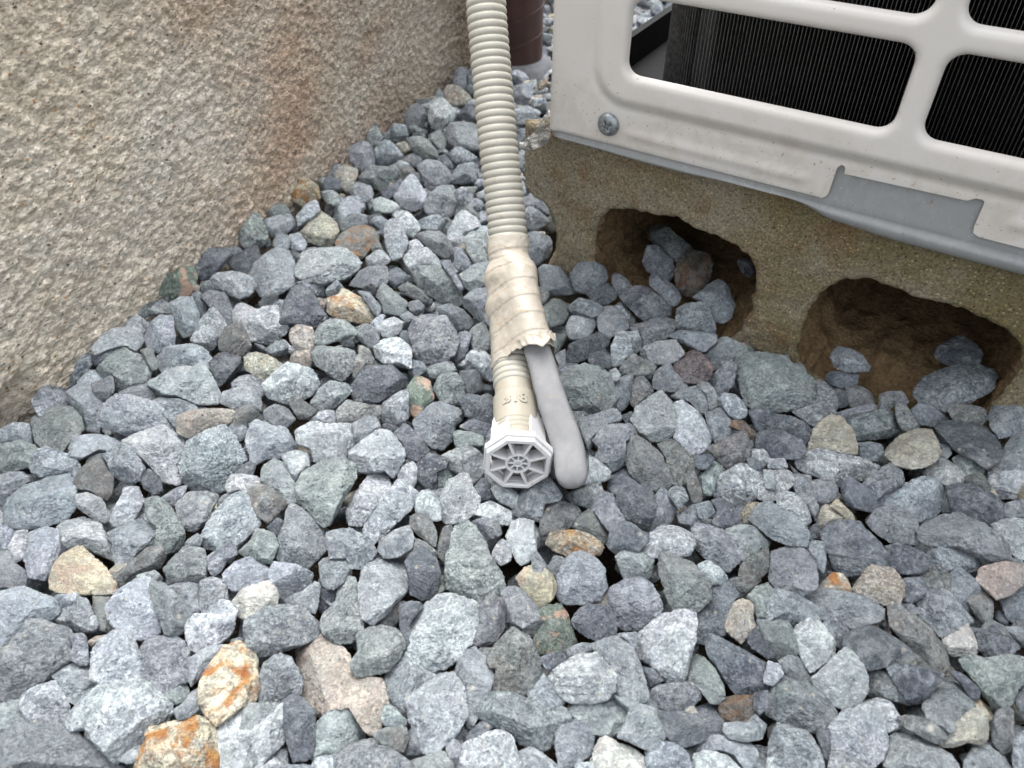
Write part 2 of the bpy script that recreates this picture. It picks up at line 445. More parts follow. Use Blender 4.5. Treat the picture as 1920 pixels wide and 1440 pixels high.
M_SHROUD = mat_simple("charcoal_sheet", (0.045, 0.045, 0.045), 0.7, 0.2)
M_TUBE = mat_simple("bare_coil_tube", (0.80, 0.78, 0.72), 0.28, 0.8, 0.25, 300, 0.1, 0.1)
M_SCREW = mat_simple("zinc_screw", (0.30, 0.32, 0.34), 0.36, 0.6, 0.8, 700, 0.3, 0.3, dirt=((0.10, 0.09, 0.08), 900, 0.58, 0.6))
M_PIPE = mat_simple("maroon_pvc", (0.050, 0.020, 0.017), 0.30, 0.5, 0, 60, 0.22, 0.1, dirt=((0.42, 0.37, 0.34), 150, 0.67, 0.6))
M_MORTAR = mat_simple("pale_mortar", (0.15, 0.155, 0.165), 0.9, 0.1, 0, 200, 0.15, 0.6, 0.001)
STONES = """
@0 1080
B 0,11 16,8 30,15 47,20 48,25 36,34 20,33 8,52 -6,50 -8,20
M 16,45 20,33 33,33 50,42 56,52 52,62 40,74 28,83 18,88 8,96 -6,98 -8,62 8,54 |big dark white-flecked mauve stone
G 38,32 48,22 56,15 65,18 69,28 70,40 60,43 48,38
G 52,45 64,43 66,54 67,66 60,67 52,62 55,53
K 70,13 84,13 80,25 83,35 86,40 80,43 72,38 70,24
B 80,25 86,14 100,4 112,2 116,22 120,34 120,42 108,47 100,47 88,40 82,34
E 113,3 124,7 134,17 146,25 148,33 140,40 130,45 123,43 116,27 113,12
G 126,8 136,5 148,6 150,22 148,28 134,16
G 150,5 158,1 168,4 172,16 168,22 158,30 150,26 150,14
P 140,38 146,30 158,30 165,19 172,20 177,26 174,42 166,50 152,57 142,55 140,46
W 174,20 180,11 190,7 201,3 206,10 208,14 207,21 198,26 192,29 186,33 178,29 |smooth white quartz stone
E 192,30 200,24 214,22 228,25 239,37 238,45 230,50 212,56 196,61 188,60 184,42 184,34 |green stone with pale mint patches
T 65,50 72,45 84,43 78,47 70,54
B 70,56 76,48 84,43 92,41 99,45 104,58 105,76 98,80 76,82 68,77 69,64
G 107,52 118,44 128,45 138,50 142,60 142,78 135,80 124,86 112,83 106,76 104,62
G 142,62 156,53 170,52 160,62 152,74 144,82 142,78
O 150,80 156,70 168,53 180,50 188,54 192,62 193,84 190,93 180,98 170,106 163,111 152,100 149,92 |large rusty orange and cream quartz stone
G 53,66 66,68 70,78 73,84 62,92 58,97 50,92 45,80 40,76 45,70
B 16,90 28,83 41,79 48,86 51,98 50,112 42,110 28,109 20,112 18,102
E -6,100 8,94 16,93 18,104 20,112 10,116 -6,122
M 0,121 14,113 30,109 44,109 56,118 70,128 86,140 96,150 0,152 -8,140
P 52,106 60,97 66,90 75,83 84,79 106,79 114,84 122,92 128,100 127,107 110,120 100,130 88,140 80,132 70,121 64,110 56,116 51,112 |widest flat pale grey stone at lower left
E 120,88 132,80 141,82 143,90 136,95 130,97 122,94
G 130,100 138,96 143,88 149,84 149,100 142,106 134,108
O 112,114 120,114 132,109 146,106 160,110 163,116 163,130 160,148 140,152 102,150 105,134 112,124 |orange-edged cream stone cut by bottom edge
G 88,138 98,130 108,126 104,138 96,141
P 164,112 174,102 186,98 211,97 213,112 212,124 202,134 190,148 162,150 164,130
G 172,48 180,46 188,52 176,54
E 0,52 8,54 2,60 -6,60
@480 1080
B 10,0 14,-10 30,-8 42,-2 40,8 32,15 22,16 14,8
G 22,18 36,12 44,4 48,8 46,22 44,28 36,26 24,22
D 48,0 52,-10 64,-4 62,14 52,28 47,26 46,12
E 62,10 68,2 74,2 76,14 78,24 82,32 80,42 70,50 62,50 52,44 48,38 50,30 60,20
B 75,12 80,-2 86,-10 100,-13 110,-13 115,0 112,12 104,20 98,28 88,35 80,30 76,20
D 115,0 112,-10 124,-22 134,-16 138,-2 136,8 134,16 124,17 116,13
K 135,0 142,0 142,10 136,14
M 168,21 184,17 187,30 187,38 182,46 172,53 163,50 168,36
P 128,20 136,15 146,15 162,18 166,24 170,32 168,44 158,52 152,62 140,68 130,71 120,69 112,61 118,50 116,36 124,28 |large pitted pale stone with grey lower half
D 108,22 116,18 126,22 120,30 114,38 117,48 113,52 108,44 108,32
K 88,36 98,28 106,20 112,19 110,30 104,38 100,40 92,40
E 72,64 78,56 76,44 84,39 94,38 104,40 109,46 111,54 108,62 100,70 90,73 78,75 72,71 |round blue-green speckled stone
T 30,56 36,50 48,46 58,48 66,54 70,60 72,72 82,76 91,76 94,84 97,95 94,106 90,114 84,117 79,113 78,96 60,100 50,105 40,98 35,90 34,76 |large pinkish beige granite stone
G 6,66 18,58 26,62 34,76 34,88 22,96 12,97 2,94 2,80
D 20,96 27,90 35,92 44,102 44,118 42,132 38,138 28,138 23,124 21,110
E 44,112 52,104 60,96 70,93 78,94 80,112 82,124 72,130 58,138 46,140 42,134 43,122
M 60,136 70,128 86,122 100,130 112,138 118,150 50,150 46,142
G 94,80 100,72 112,60 118,68 130,72 138,72 136,78 126,84 114,92 112,102 118,112 108,108 100,100 95,90
P 112,92 126,84 136,76 146,73 152,80 157,92 158,104 152,114 142,126 130,134 120,126 118,112 114,104 |big smooth diamond-shaped pale stone
G 152,66 156,58 164,54 172,62 178,76 174,88 168,100 162,114 158,114 158,98 155,86 148,76
E 96,98 102,96 114,110 110,114 96,112 94,106
K 88,118 98,114 112,113 114,122 110,132 104,132 90,122
D 114,118 118,114 122,126 128,134 118,136 110,134
G 142,128 148,122 154,126 152,140 146,142 144,134
E 116,138 128,136 140,130 148,142 146,150 118,150
K 174,62 182,50 192,39 204,46 210,58 213,70 211,78 202,89 190,87 178,86 180,74 182,66 176,70 |dark olive stone with yellow streak
G 164,104 170,94 176,88 192,88 206,94 222,95 232,100 235,108 226,118 222,126 211,132 198,124 188,118 178,112
P 151,130 160,124 174,118 184,116 192,122 196,134 200,150 150,150
D 156,120 170,108 178,114 168,120 156,125
P 4,144 14,136 20,142 22,150 2,150
G 20,138 26,142 40,142 50,148 18,150
K 168,54 180,54 176,62 172,68 166,60
E -8,97 18,97 21,112 20,124 10,132 0,140 -8,148 -14,128
@960 1080
C 4,2 10,-6 20,-8 30,0 34,8 30,16 24,21 19,24 14,18 8,12 |small smooth cream stone
M -8,10 2,8 10,12 16,20 22,28 24,34 20,42 16,46 8,42 0,38 -6,34 -6,20
G 35,0 42,-14 52,-19 62,-14 68,-6 70,8 66,17 56,20 38,20 33,14
F 20,27 28,22 36,22 42,28 45,40 48,49 42,56 34,56 22,59 17,50 18,44 24,36 |green stone with pink stripes
D 47,28 56,20 66,24 74,25 78,36 77,46 68,49 58,46 48,40 45,34
G 72,10 84,3 96,2 104,6 110,16 113,25 110,30 102,34 96,41 86,41 78,36 78,26 71,20
E 111,-2 111,-14 122,-16 134,-12 141,-4 148,6 148,18 140,26 130,26 122,27 116,14
D 148,14 154,4 162,4 170,14 164,22 160,32 158,44 148,38 140,28 150,20
D 138,30 146,24 156,34 160,44 150,46 146,51 138,50
L 160,30 165,22 172,18 184,20 180,30 182,38 176,45 172,50 164,44 159,38 |small rough off-white stone
E 176,16 184,8 192,4 198,20 194,32 184,30 182,20
K 162,2 182,0 184,6 174,14 168,10
P 95,44 104,36 112,30 120,28 130,27 138,29 137,48 132,58 131,70 128,78 122,83 114,76 104,66 96,61 93,54 |pale green-tipped stone veined with white
G 60,52 72,49 82,44 90,54 96,66 100,78 102,88 100,93 88,92 80,88 76,80 76,70 70,62 62,56
P 28,74 40,66 52,58 62,57 70,66 77,74 76,86 70,92 60,95 44,94 34,88 29,80 |broad flat-topped pale grey slab
G 20,62 32,57 42,58 40,66 28,72
G 42,54 50,50 60,51 60,56 48,60 41,60
E 131,66 133,58 142,60 152,70 158,82 159,90 154,95 148,94 142,86 128,76
D 146,50 150,45 158,48 170,54 184,62 194,68 196,80 188,88 170,90 162,80 154,66 148,60
M 102,88 110,82 124,79 134,80 142,86 141,92 132,100 122,102 110,98 104,92
G 76,90 84,94 108,92 112,108 114,122 104,130 94,126 80,120 86,110 88,102
E 44,96 62,94 74,91 84,96 88,104 84,114 74,120 60,118 54,110 44,104
D 111,100 128,102 136,100 150,94 156,100 159,112 156,120 140,126 128,128 120,122 112,116
R 156,92 168,90 182,90 184,98 178,110 164,110 156,104 |small dark brown stone
G 160,110 176,110 182,104 190,112 188,122 176,124 164,122 159,116
G 33,118 38,108 46,108 54,112 61,120 61,132 52,138 44,144 36,142 33,130
W 60,134 66,122 70,120 80,126 92,130 102,138 104,148 96,152 64,150 60,140 |lumpy white stone cut by bottom edge
G 100,132 112,124 122,126 130,132 134,140 134,150 104,150
G 136,126 148,122 164,121 176,124 184,132 182,142 172,144 168,136 158,132 140,132
P 136,134 148,131 160,134 170,144 172,150 136,150
G 6,132 14,128 24,134 34,142 36,150 0,150
G 12,88 20,80 24,73 28,80 34,90 40,96 30,100 14,94
G 80,43 94,42 93,56 88,50
D 98,68 106,70 114,78 104,84 100,76
D 176,46 186,36 194,34 198,60 192,62 180,54
D 182,88 192,86 192,100 186,104 181,98
P 48,140 60,140 66,150 46,152
@1440 1080
G 0,0 2,-18 20,-24 32,-14 37,-2 36,8 24,16 14,12 4,6
O 37,10 43,3 48,-2 56,-2 60,4 64,12 54,11 46,9 |small orange stone half buried
L 64,8 70,2 78,-8 94,-6 102,8 103,14 98,20 86,21 78,17 70,13 64,12 |angular whitish limestone block
G 100,4 106,0 114,0 122,8 116,16 108,20 102,19 103,12
G 29,16 34,11 46,10 56,12 68,14 78,20 86,24 86,31 78,36 68,39 60,38 50,32 44,29 32,20
G -8,14 6,10 20,14 32,20 45,30 45,34 38,34 30,31 18,36 8,34 -6,36
E -6,36 8,34 16,35 20,46 21,58 16,64 4,63 -4,58
P 19,42 26,32 36,32 44,40 50,50 50,60 40,66 32,72 27,64 22,54
G 38,38 46,33 56,36 62,42 58,50 54,54 50,52 44,42
D 58,46 66,40 82,38 90,44 100,50 104,57 106,64 94,65 86,68 76,70 72,68 66,58 58,52
K 91,24 98,20 104,28 110,30 120,38 128,48 134,56 136,68 130,71 122,70 110,60 100,48 92,38 91,30 |long brownish grey stone lying diagonally
G 112,18 122,10 128,7 136,14 142,22 150,30 154,33 146,38 138,44 132,48 126,42 118,34 114,26
K 144,8 154,4 164,12 168,20 169,32 164,36 158,32 150,22 144,14
W 131,48 140,42 150,36 154,42 158,50 156,58 150,60 138,60 134,54 |small bright white stone
T 156,2 160,-6 178,-10 192,-8 192,4 184,12 172,17 166,12 |beige and brown stone at right margin
G 174,18 184,10 194,6 198,38 190,38 180,32
D 152,38 164,42 172,36 182,46 189,54 180,60 166,62 158,56 158,48
E 144,64 154,60 164,63 180,60 194,62 196,76 186,84 184,94 176,100 168,96 160,86 152,74
M 0,92 4,84 12,76 20,80 32,82 40,86 46,94 52,102 50,108 42,114 38,118 30,118 20,112 8,108 0,104 |big mauve-grey speckled stone
P 34,76 44,68 54,56 60,53 68,62 73,74 74,86 68,96 58,99 50,97 44,88 36,82
E 74,72 84,71 94,74 98,84 97,94 90,92 76,90 73,82
D 90,70 98,66 110,68 124,72 132,74 124,84 118,94 106,97 98,94 98,84
M 118,92 124,82 134,76 144,82 152,92 155,100 150,108 138,116 128,110 120,106 117,98
D 134,70 144,72 154,80 159,86 158,92 152,92 144,80
P 70,95 82,92 92,94 98,104 98,112 90,118 88,110 80,104
P 50,106 58,100 72,98 86,102 88,118 89,128 86,136 78,142 66,146 54,142 48,134 47,120 46,112 |large smooth pale grey stone with hollow
G 2,122 8,112 18,114 30,118 36,128 41,140 40,150 0,150
P 0,136 8,136 14,144 14,150 -2,150
E 88,124 96,118 112,121 126,128 136,134 142,144 140,150 92,150 86,138
K 98,106 106,104 120,108 134,116 136,120 128,126 118,122 104,114
L 140,112 150,102 158,98 164,104 165,120 160,126 150,124 140,128 130,128 128,122
K 168,110 172,102 180,98 184,102 184,118 182,132 176,134 168,124
G 148,138 156,126 166,128 176,136 184,146 184,150 148,150
G 184,124 192,116 198,140 192,150 184,144 183,134
D 184,92 190,84 198,84 198,112 190,106
G 88,22 96,21 108,20 114,28 108,30 100,26 94,24
D 36,118 46,114 47,130 50,142 42,140
E 8,64 20,58 26,66 32,76 32,82 22,80 14,74
B 0,64 8,66 12,74 4,82 -4,80
G 176,38 190,38 194,46 190,50 180,44
@0 720
B 22,8 26,0 46,2 54,14 46,20 30,24 25,16
E 24,26 32,22 44,16 54,18 60,26 62,34 50,44 46,50 34,48 27,42
B 50,6 64,-2 72,4 78,14 74,26 74,36 64,34 58,24 53,16
B 78,16 88,8 104,10 116,14 128,24 134,36 120,32 106,36 98,39 88,36 76,32
G 88,6 100,2 112,0 118,10 110,14 98,12
G 110,16 122,10 134,12 146,16 150,20 138,24 134,36 126,26
T 134,24 144,20 158,20 174,19 175,24 168,32 160,36 150,42 142,40 133,36 |cream-beige stone with orange nick
B 136,60 140,44 152,38 166,31 174,38 182,50 184,56 178,66 170,78 156,82 146,80 138,72 |very pale square-faced stone
P 92,44 100,38 112,34 122,32 134,38 142,42 140,54 136,60 138,72 132,74 122,72 114,62 104,52 98,48
B 0,34 10,29 22,30 24,38 26,46 14,44 0,44 -6,40
E 0,46 14,43 26,46 29,52 24,62 14,64 0,66 -6,56
B 23,62 28,50 34,47 46,52 56,56 60,62 56,70 44,68 34,70 24,66
B 52,48 56,40 66,38 80,38 92,46 84,52 74,50 62,56 54,54
G 78,54 88,46 98,48 104,56 108,64 106,72 94,74 84,70 82,60
K 56,72 62,62 72,56 80,58 84,66 84,80 80,86 68,80 56,78
G -6,72 6,67 16,67 22,72 18,76 8,88 4,100 -6,102
B 5,98 8,86 20,76 36,70 50,68 56,76 56,94 48,102 34,106 18,108 6,108 |big blue-grey stone with white fleck
P 57,84 66,82 76,86 82,98 82,104 76,104 68,100 58,92
P 84,98 92,84 92,78 104,78 108,88 104,96 98,106 86,106 83,102
E 109,88 112,84 120,86 128,92 134,102 138,112 137,122 130,126 122,126 116,120 118,108 110,100
M 132,90 142,82 154,82 164,84 158,94 156,104 146,110 136,108 133,98
G 120,86 132,78 140,76 138,84 132,92 126,90
D 106,70 112,64 120,70 122,80 116,84 108,78
B 150,120 152,112 160,98 170,86 184,80 192,88 194,106 184,116 172,124 156,124
P 168,78 174,68 184,68 194,70 198,80 188,82 180,80 172,82
P 43,108 50,102 64,100 74,104 80,114 86,124 84,132 72,126 60,122 48,122 44,116
P 6,122 10,110 20,108 22,118 20,130 10,134
B 22,112 32,108 43,110 45,124 40,138 34,146 22,144 18,132 22,122
G 81,112 92,106 104,102 114,104 117,112 114,120 104,126 96,134 88,138 84,130 86,120
K 86,144 100,132 112,122 120,122 124,130 120,138 108,142 98,148 90,152
E 123,138 130,130 140,122 152,124 155,132 154,146 142,150 128,148
G 139,118 148,112 152,116 150,122 140,122
E 178,126 192,112 206,114 208,122 203,134 192,135
G 156,128 168,124 176,120 178,128 170,132 166,140 160,144 156,138
B 168,142 176,134 188,130 194,134 202,138 204,146 190,152 176,155 170,150
C 39,144 45,128 55,122 63,123 78,138 86,150 84,156 70,157 54,158 38,153 |cream stone with pale orange patches
G -6,126 6,126 10,134 18,140 20,150 16,154 4,152 -6,152
B 0,106 10,110 6,124 -4,124 -6,112
G 170,30 180,28 186,34 182,42 178,44 172,34
G 164,14 168,6 180,2 194,4 196,20 184,22 174,18
P 184,42 188,30 194,26 198,48 190,56 186,50
D 178,66 186,58 192,60 190,68 182,70
G 102,144 116,140 122,146 118,154 106,154
G 68,0 84,-6 86,4 80,12 74,12
@480 720
P 6,0 24,-16 42,-10 47,0 42,8 34,12 22,14 10,10
E 41,14 48,4 56,-2 68,0 72,6 66,12 58,18 50,20 44,18
D 73,8 72,0 82,-12 100,-14 112,-4 108,4 98,12 84,17 74,14
K 24,14 32,10 40,16 46,20 40,26 32,26
K 60,20 68,12 74,14 84,17 94,16 92,24 84,28 70,28 62,30
P 38,26 50,20 58,20 60,30 54,30 42,28
G 6,20 14,16 24,18 30,26 24,32 14,32 8,26
G -4,30 8,28 22,34 30,44 30,50 20,54 8,56 -4,62
P 30,34 42,28 54,32 70,30 75,36 74,50 66,56 54,60 44,58 42,48 32,44
G 72,30 84,24 90,26 94,34 84,40 80,46 73,42
G 92,20 96,14 108,6 114,4 114,26 106,30 96,28
F 114,2 120,-6 130,-2 133,10 132,16 128,22 120,25 114,20 |pale green stone with orange-pink base
E 133,4 138,-6 150,-8 156,0 156,10 148,15 138,13
G 118,28 132,16 142,14 152,20 155,26 148,32 146,42 140,49 130,46 122,38
D 152,12 160,8 170,10 178,14 180,24 174,32 164,28 158,24
D 152,32 164,26 176,30 172,40 164,36
P 71,52 80,42 92,34 100,36 108,46 111,54 106,66 102,70 96,64 84,66 78,66 72,60
D 102,38 112,30 122,38 130,48 130,54 120,58 112,54 110,44
E 148,36 158,34 170,40 170,46 160,46 150,48
E 140,54 152,48 160,46 168,52 172,62 168,70 162,75 154,68 142,62
D 120,60 130,53 145,56 142,64 136,66 136,78 130,80 122,72
P 138,86 144,74 152,66 158,66 162,78 168,86 166,96 154,104 142,104 138,98
P 110,62 118,58 122,66 120,74 116,80 110,74 106,70
P 120,86 124,80 134,82 138,92 139,102 130,102 120,96
E 31,78 36,66 50,60 66,57 74,62 75,70 68,80 62,92 56,104 50,106 40,96 33,88 |large flat blue-green triangular stone
P 68,96 74,82 84,68 96,63 102,72 100,82 92,94 84,100 80,105 70,104
B 80,108 88,98 96,88 106,72 112,73 122,82 116,94 106,104 98,112 88,120 82,116 |long slanting grey-blue stone
G 4,64 14,57 20,60 26,72 34,84 32,92 26,92 18,84 10,78 4,72
K 0,74 10,78 20,86 24,90 16,98 8,104 -4,96 -6,80
P 20,54 30,50 40,52 40,62 32,68 30,74 24,70 21,62
G 24,92 32,92 40,102 50,110 53,120 48,130 38,138 24,136 16,130 17,118 22,108
E 0,108 12,112 16,118 14,130 8,135 0,134 -6,124
D 8,108 16,100 22,104 18,114 12,112
G 53,112 60,110 70,108 80,114 88,122 90,126 84,134 78,138 70,138 68,130 56,130 54,120
G 93,118 104,110 114,106 118,114 116,124 106,130 96,130 92,124
K 116,100 124,96 132,104 136,112 134,122 128,118 120,112 116,106
K 110,126 120,116 130,120 136,128 130,134 120,132 112,130
K 136,122 140,108 148,106 147,120 142,134 136,128
E 158,100 163,104 166,112 172,120 176,132 184,144 186,152 182,158 166,165 152,160 144,150 143,134 147,122 148,108 |tall pointed grey-green stone standing upright
G 162,104 172,100 182,104 184,112 178,122 174,126 168,118
P 166,92 176,88 192,96 192,106 184,106 172,100 164,98
P 176,128 184,116 190,118 192,132 184,136
G 48,132 56,130 68,130 70,138 66,148 58,154 50,152 48,140
D 162,80 170,70 176,76 176,86 166,88
P 176,78 184,75 194,80 200,88 194,94 182,88
@960 720
G 2,86 12,78 20,71 28,71 36,84 34,88 24,90 22,102 12,102 2,98 -4,92
K 22,96 28,88 38,88 48,92 52,98 46,106 38,110 30,112 24,118 21,108
K 46,108 52,98 58,94 64,96 70,108 72,118 66,122 56,114
Y 26,120 30,110 38,110 50,110 60,114 68,122 64,128 58,128 44,130 32,125 |golden brown and white brick-like stone
E 40,86 50,80 58,76 66,74 68,82 64,92 56,93 46,90
P 58,54 66,58 74,66 72,72 62,74 54,76 58,66
D 72,78 74,68 84,62 90,70 96,76 88,78 80,84 74,80
D 78,88 82,80 94,76 104,78 107,88 106,98 100,106 90,102 80,98
G 106,86 112,78 120,84 124,90 120,102 112,110 104,110 105,98
G 60,94 66,80 76,82 78,94 82,98 86,104 74,112 70,106 64,98
D 74,112 80,104 88,104 96,110 102,112 102,118 94,126 78,128 72,120
P 98,124 104,112 112,106 124,108 134,112 137,120 132,128 124,129 112,130 100,130
K 84,40 94,40 104,46 112,54 118,68 120,74 114,80 104,78 94,72 88,66 84,52 |large dark grey-green leaf-shaped stone
G 61,42 70,32 82,30 90,30 95,40 84,42 84,52 86,60 80,64 70,64 62,56 66,48
G 50,26 66,22 76,18 82,26 72,32 62,40 58,50 52,36
P 90,26 94,18 104,10 112,6 120,14 123,26 122,36 114,42 104,42 96,36 |round pale stone with cream spot
P 121,16 128,12 136,18 144,28 149,40 146,48 136,53 128,46 122,40 124,28
G 119,10 128,4 138,2 148,8 147,20 142,24 134,14
K 110,46 116,40 124,46 132,50 137,58 140,66 132,74 122,76 118,68 116,56
K 130,70 136,64 142,78 143,88 136,90 132,80
E 142,68 150,58 158,62 160,66 152,72 150,84 144,82
G 116,82 122,76 130,78 132,86 126,94 122,90
P 150,74 160,66 172,60 184,64 190,72 188,82 178,90 170,92 158,88 152,84 |bright pale blue-grey domed stone
K 147,48 158,42 168,38 174,34 178,44 179,54 170,60 162,64 154,56
R 164,32 166,27 174,28 184,38 178,43 172,36 |reddish brown sliver of stone
G 145,22 158,18 164,26 164,38 152,44 148,36
B 155,12 160,7 168,8 176,18 176,24 168,27 162,22
D 177,20 182,18 194,20 196,34 190,38 184,36
D 136,54 148,53 152,56 146,64 140,64
G 134,106 138,101 150,108 158,110 166,116 172,122 170,134 162,142 152,136 144,130 138,124 137,114
G 124,98 132,94 138,90 142,100 134,106 126,104
G 138,90 148,88 152,96 146,102 140,100
D 150,88 158,86 168,94 171,100 168,106 158,110 150,104 154,96
Y 172,98 176,90 184,89 186,92 180,104 174,104 |small golden-tinged rounded stone
G 178,102 184,92 192,88 200,92 214,100 222,112 220,121 206,120 196,116 186,108
E 160,110 172,106 184,108 194,118 190,126 178,132 172,132 170,120
E 78,130 84,124 96,126 106,132 104,144 96,150 84,146
M 26,140 32,128 42,132 40,144 28,146
P 140,136 146,132 156,138 162,146 158,150 146,150
P 0,104 8,102 16,104 17,118 18,126 12,134 6,136 0,126 -4,114
G 14,128 20,126 26,136 24,144 16,142
D 176,56 182,55 188,62 184,66 178,62
P 188,64 196,64 198,80 190,78
K 178,130 192,124 192,140 182,150 170,144 172,136
@1440 720
L 30,50 36,32 46,24 56,26 62,34 66,44 66,52 56,52 42,48 34,50 |creamy stone with black pits
E 61,28 70,24 82,20 90,18 96,26 99,35 90,40 78,42 66,42 62,34
M 96,14 100,12 106,20 114,32 108,36 100,34 96,26
D 0,22 10,24 20,26 30,30 37,38 34,46 29,47 22,40 12,36 0,34
D 0,34 12,36 24,42 28,50 22,56 8,56 0,54 -8,50 -8,38
P 21,58 28,52 36,49 48,50 62,54 74,56 82,62 78,68 68,72 60,71 52,77 44,72 34,68 24,64 |long ridged pale stone
G 67,44 76,43 86,46 86,52 80,58 72,56 67,52
L 88,48 96,42 106,36 112,33 122,35 126,42 129,52 122,60 108,63 96,60 90,54 |rounded whitish domed stone
D 127,34 132,28 142,28 154,30 164,32 170,40 174,48 172,58 162,62 154,56 142,50 134,42
G 108,20 114,14 124,15 134,22 137,28 128,32 122,32 114,30
K 134,18 140,15 152,16 164,20 164,26 158,32 150,32 140,28
G 166,24 172,14 184,10 196,12 198,34 184,38 174,40 168,32
G 170,60 176,50 184,38 196,34 198,64 184,60 172,62
P 164,68 166,60 180,60 196,62 198,84 188,86 176,86 168,80
P 117,66 126,56 134,56 142,62 148,70 144,74 134,76 126,72 118,70
E 138,56 146,52 158,54 163,62 160,68 148,70 142,62
G 127,44 136,46 138,52 134,56 128,54
G 70,76 78,68 86,62 92,59 100,66 102,74 92,80 82,86 78,78
D 55,78 60,70 70,76 78,78 82,90 86,92 78,96 66,94 58,90
B 84,86 90,82 106,74 118,70 128,74 132,84 130,96 118,102 110,106 104,98 92,92 84,90
D 134,76 146,74 158,80 170,84 178,90 178,96 172,104 164,106 152,102 140,96 136,86 |pale and black white-dotted stone
M 131,80 138,88 140,98 130,96
G 114,112 118,104 130,98 144,98 154,106 168,114 180,122 180,132 168,134 156,128 142,122 124,122 116,118 |long low grey stone near right margin
G 75,104 80,96 92,91 102,94 110,102 114,112 112,120 104,120 92,118 82,112
D 40,112 46,106 56,102 68,104 76,112 84,120 89,130 86,138 72,142 60,143 50,138 44,126 |big round dark speckled stone
L 37,98 42,90 52,94 58,100 44,106 40,110 37,106
C 46,92 52,86 58,92 64,98 66,103 58,101 52,95
M 31,74 40,71 52,76 52,84 44,90 36,88 33,82
G 17,70 22,67 32,68 33,82 38,92 34,100 28,90 22,82 18,76
P 0,66 10,64 18,67 20,74 12,82 4,88 -6,86 -8,74
P 6,84 12,80 20,82 28,90 32,102 26,106 18,98 8,92
G 30,120 36,117 42,118 44,128 42,142 38,140 32,128
D 87,122 98,120 108,122 118,128 120,138 112,142 100,142 92,136
G 120,128 128,122 142,122 156,128 160,134 154,140 140,144 128,146 122,138
P 168,106 178,102 194,100 198,126 190,132 182,126 174,114
G 178,90 192,86 198,92 196,100 182,100 176,98
K 16,60 22,66 30,70 20,68
P 0,56 12,56 15,62 10,64 0,63
K 148,70 160,66 164,72 168,82 158,80 150,76
D 30,108 38,104 40,116 32,118
@1440 560
E -24,48 -20,41 0,42 12,44 22,50 32,58 36,70 40,74 32,78 20,82 4,84 -8,84 -18,76 -22,64 |biggest green-black striped stone block
G 47,44 52,36 62,38 70,42 76,50 74,54 60,55 50,52 |grey stone alone on floor of right block hollow
D 126,42 130,36 138,29 146,28 156,34 160,40 158,48 148,50 138,51 128,46 |dark stone atop the large oval one in right hollow
G 111,70 116,60 128,54 144,50 158,50 168,54 171,60 168,68 158,74 146,80 134,84 124,80 114,76 |large smooth oval stone in right block hollow
D 42,58 50,55 60,57 68,56 66,65 56,68 48,66
K 58,66 70,66 78,71 80,80 70,82 62,82 60,74
D 50,68 58,68 60,80 54,82 50,76
M 84,72 90,70 100,69 105,76 104,80 96,78 92,84 84,84
M 18,84 26,82 36,78 38,70 36,64 44,62 49,70 52,80 50,88 42,94 36,96 28,90
G 50,86 64,82 72,80 80,78 82,84 72,90 60,92 50,90
@960 480
G 20,10 24,7 34,8 40,14 45,18 46,28 38,29 30,29 24,26 21,18
G 44,14 50,6 60,4 68,8 72,16 68,22 62,26 56,28 48,26 46,20
D 56,28 66,24 72,20 78,28 78,32 70,37 62,35
G 75,14 78,11 84,16 90,22 84,28 78,28 75,20
M 79,28 84,26 92,22 100,22 106,30 114,34 119,39 118,44 106,48 98,48 92,42 84,34
K 18,24 26,24 28,30 24,36 20,38 18,30
E 22,40 28,34 36,31 42,34 43,44 38,50 28,53 24,48
G 44,36 50,31 60,34 68,38 66,44 60,46 54,44 46,44 43,40
P 40,54 44,46 52,43 60,47 64,51 60,58 54,62 44,63
P 76,38 82,34 88,40 90,46 91,50 86,50 84,44
G 64,48 68,40 76,38 84,44 87,54 80,58 74,61 66,56
M 89,52 100,50 112,47 122,48 121,56 116,62 106,64 100,68 98,60 90,56
G 123,48 124,40 132,36 142,35 148,40 152,52 152,58 142,56 130,56 124,56
G 136,32 142,28 150,20 156,18 162,24 167,36 164,46 156,51 152,48 148,40 142,34 |grey prism-shaped stone right of left block hollow
R 122,12 126,2 134,-4 146,-2 150,6 148,16 144,26 136,30 128,28 124,22 |brownish stone in mouth of left block hollow
G 98,4 102,-7 110,-8 120,4 122,12 118,18 110,14 102,12
E 104,-22 112,-24 124,-14 136,-6 138,0 128,2 122,4 112,-4 104,-12
G 104,14 112,15 122,22 126,30 124,36 118,38 110,28 104,22
D 169,4 174,1 180,4 182,12 178,16 172,12
D 8,-34 14,-37 22,-32 28,-26 24,-22 14,-18 9,-26
G 10,-16 18,-18 28,-14 30,-6 28,0 20,6 14,8 12,-4
D 6,-44 18,-45 26,-40 28,-30 20,-34 8,-34
D 41,76 44,66 56,62 66,57 72,62 73,67 64,72 56,78 44,81
P 75,82 75,68 80,57 90,58 98,56 100,62 97,70 88,76 80,82
P 96,72 102,67 112,64 122,63 129,72 124,78 114,82 106,80 98,76
G 118,60 130,56 142,57 152,58 153,64 144,72 134,68 126,64
Q 122,80 128,74 136,70 144,76 150,84 148,92 140,96 128,94 122,86 |pinkish grey stone right of the grey stub
G 144,74 150,66 158,60 168,64 176,72 168,76 160,80 152,86 146,80
G 148,92 156,84 164,78 168,82 166,96 160,104 152,106 148,98
K 80,88 84,80 92,74 100,78 108,82 106,92 98,94 90,90 84,90
G 106,94 108,86 118,80 122,88 128,94 132,96 128,102 118,102 106,100
E 28,54 34,52 41,54 40,62 36,70 32,74 28,64
D 56,76 66,72 74,74 74,84 64,84 58,80
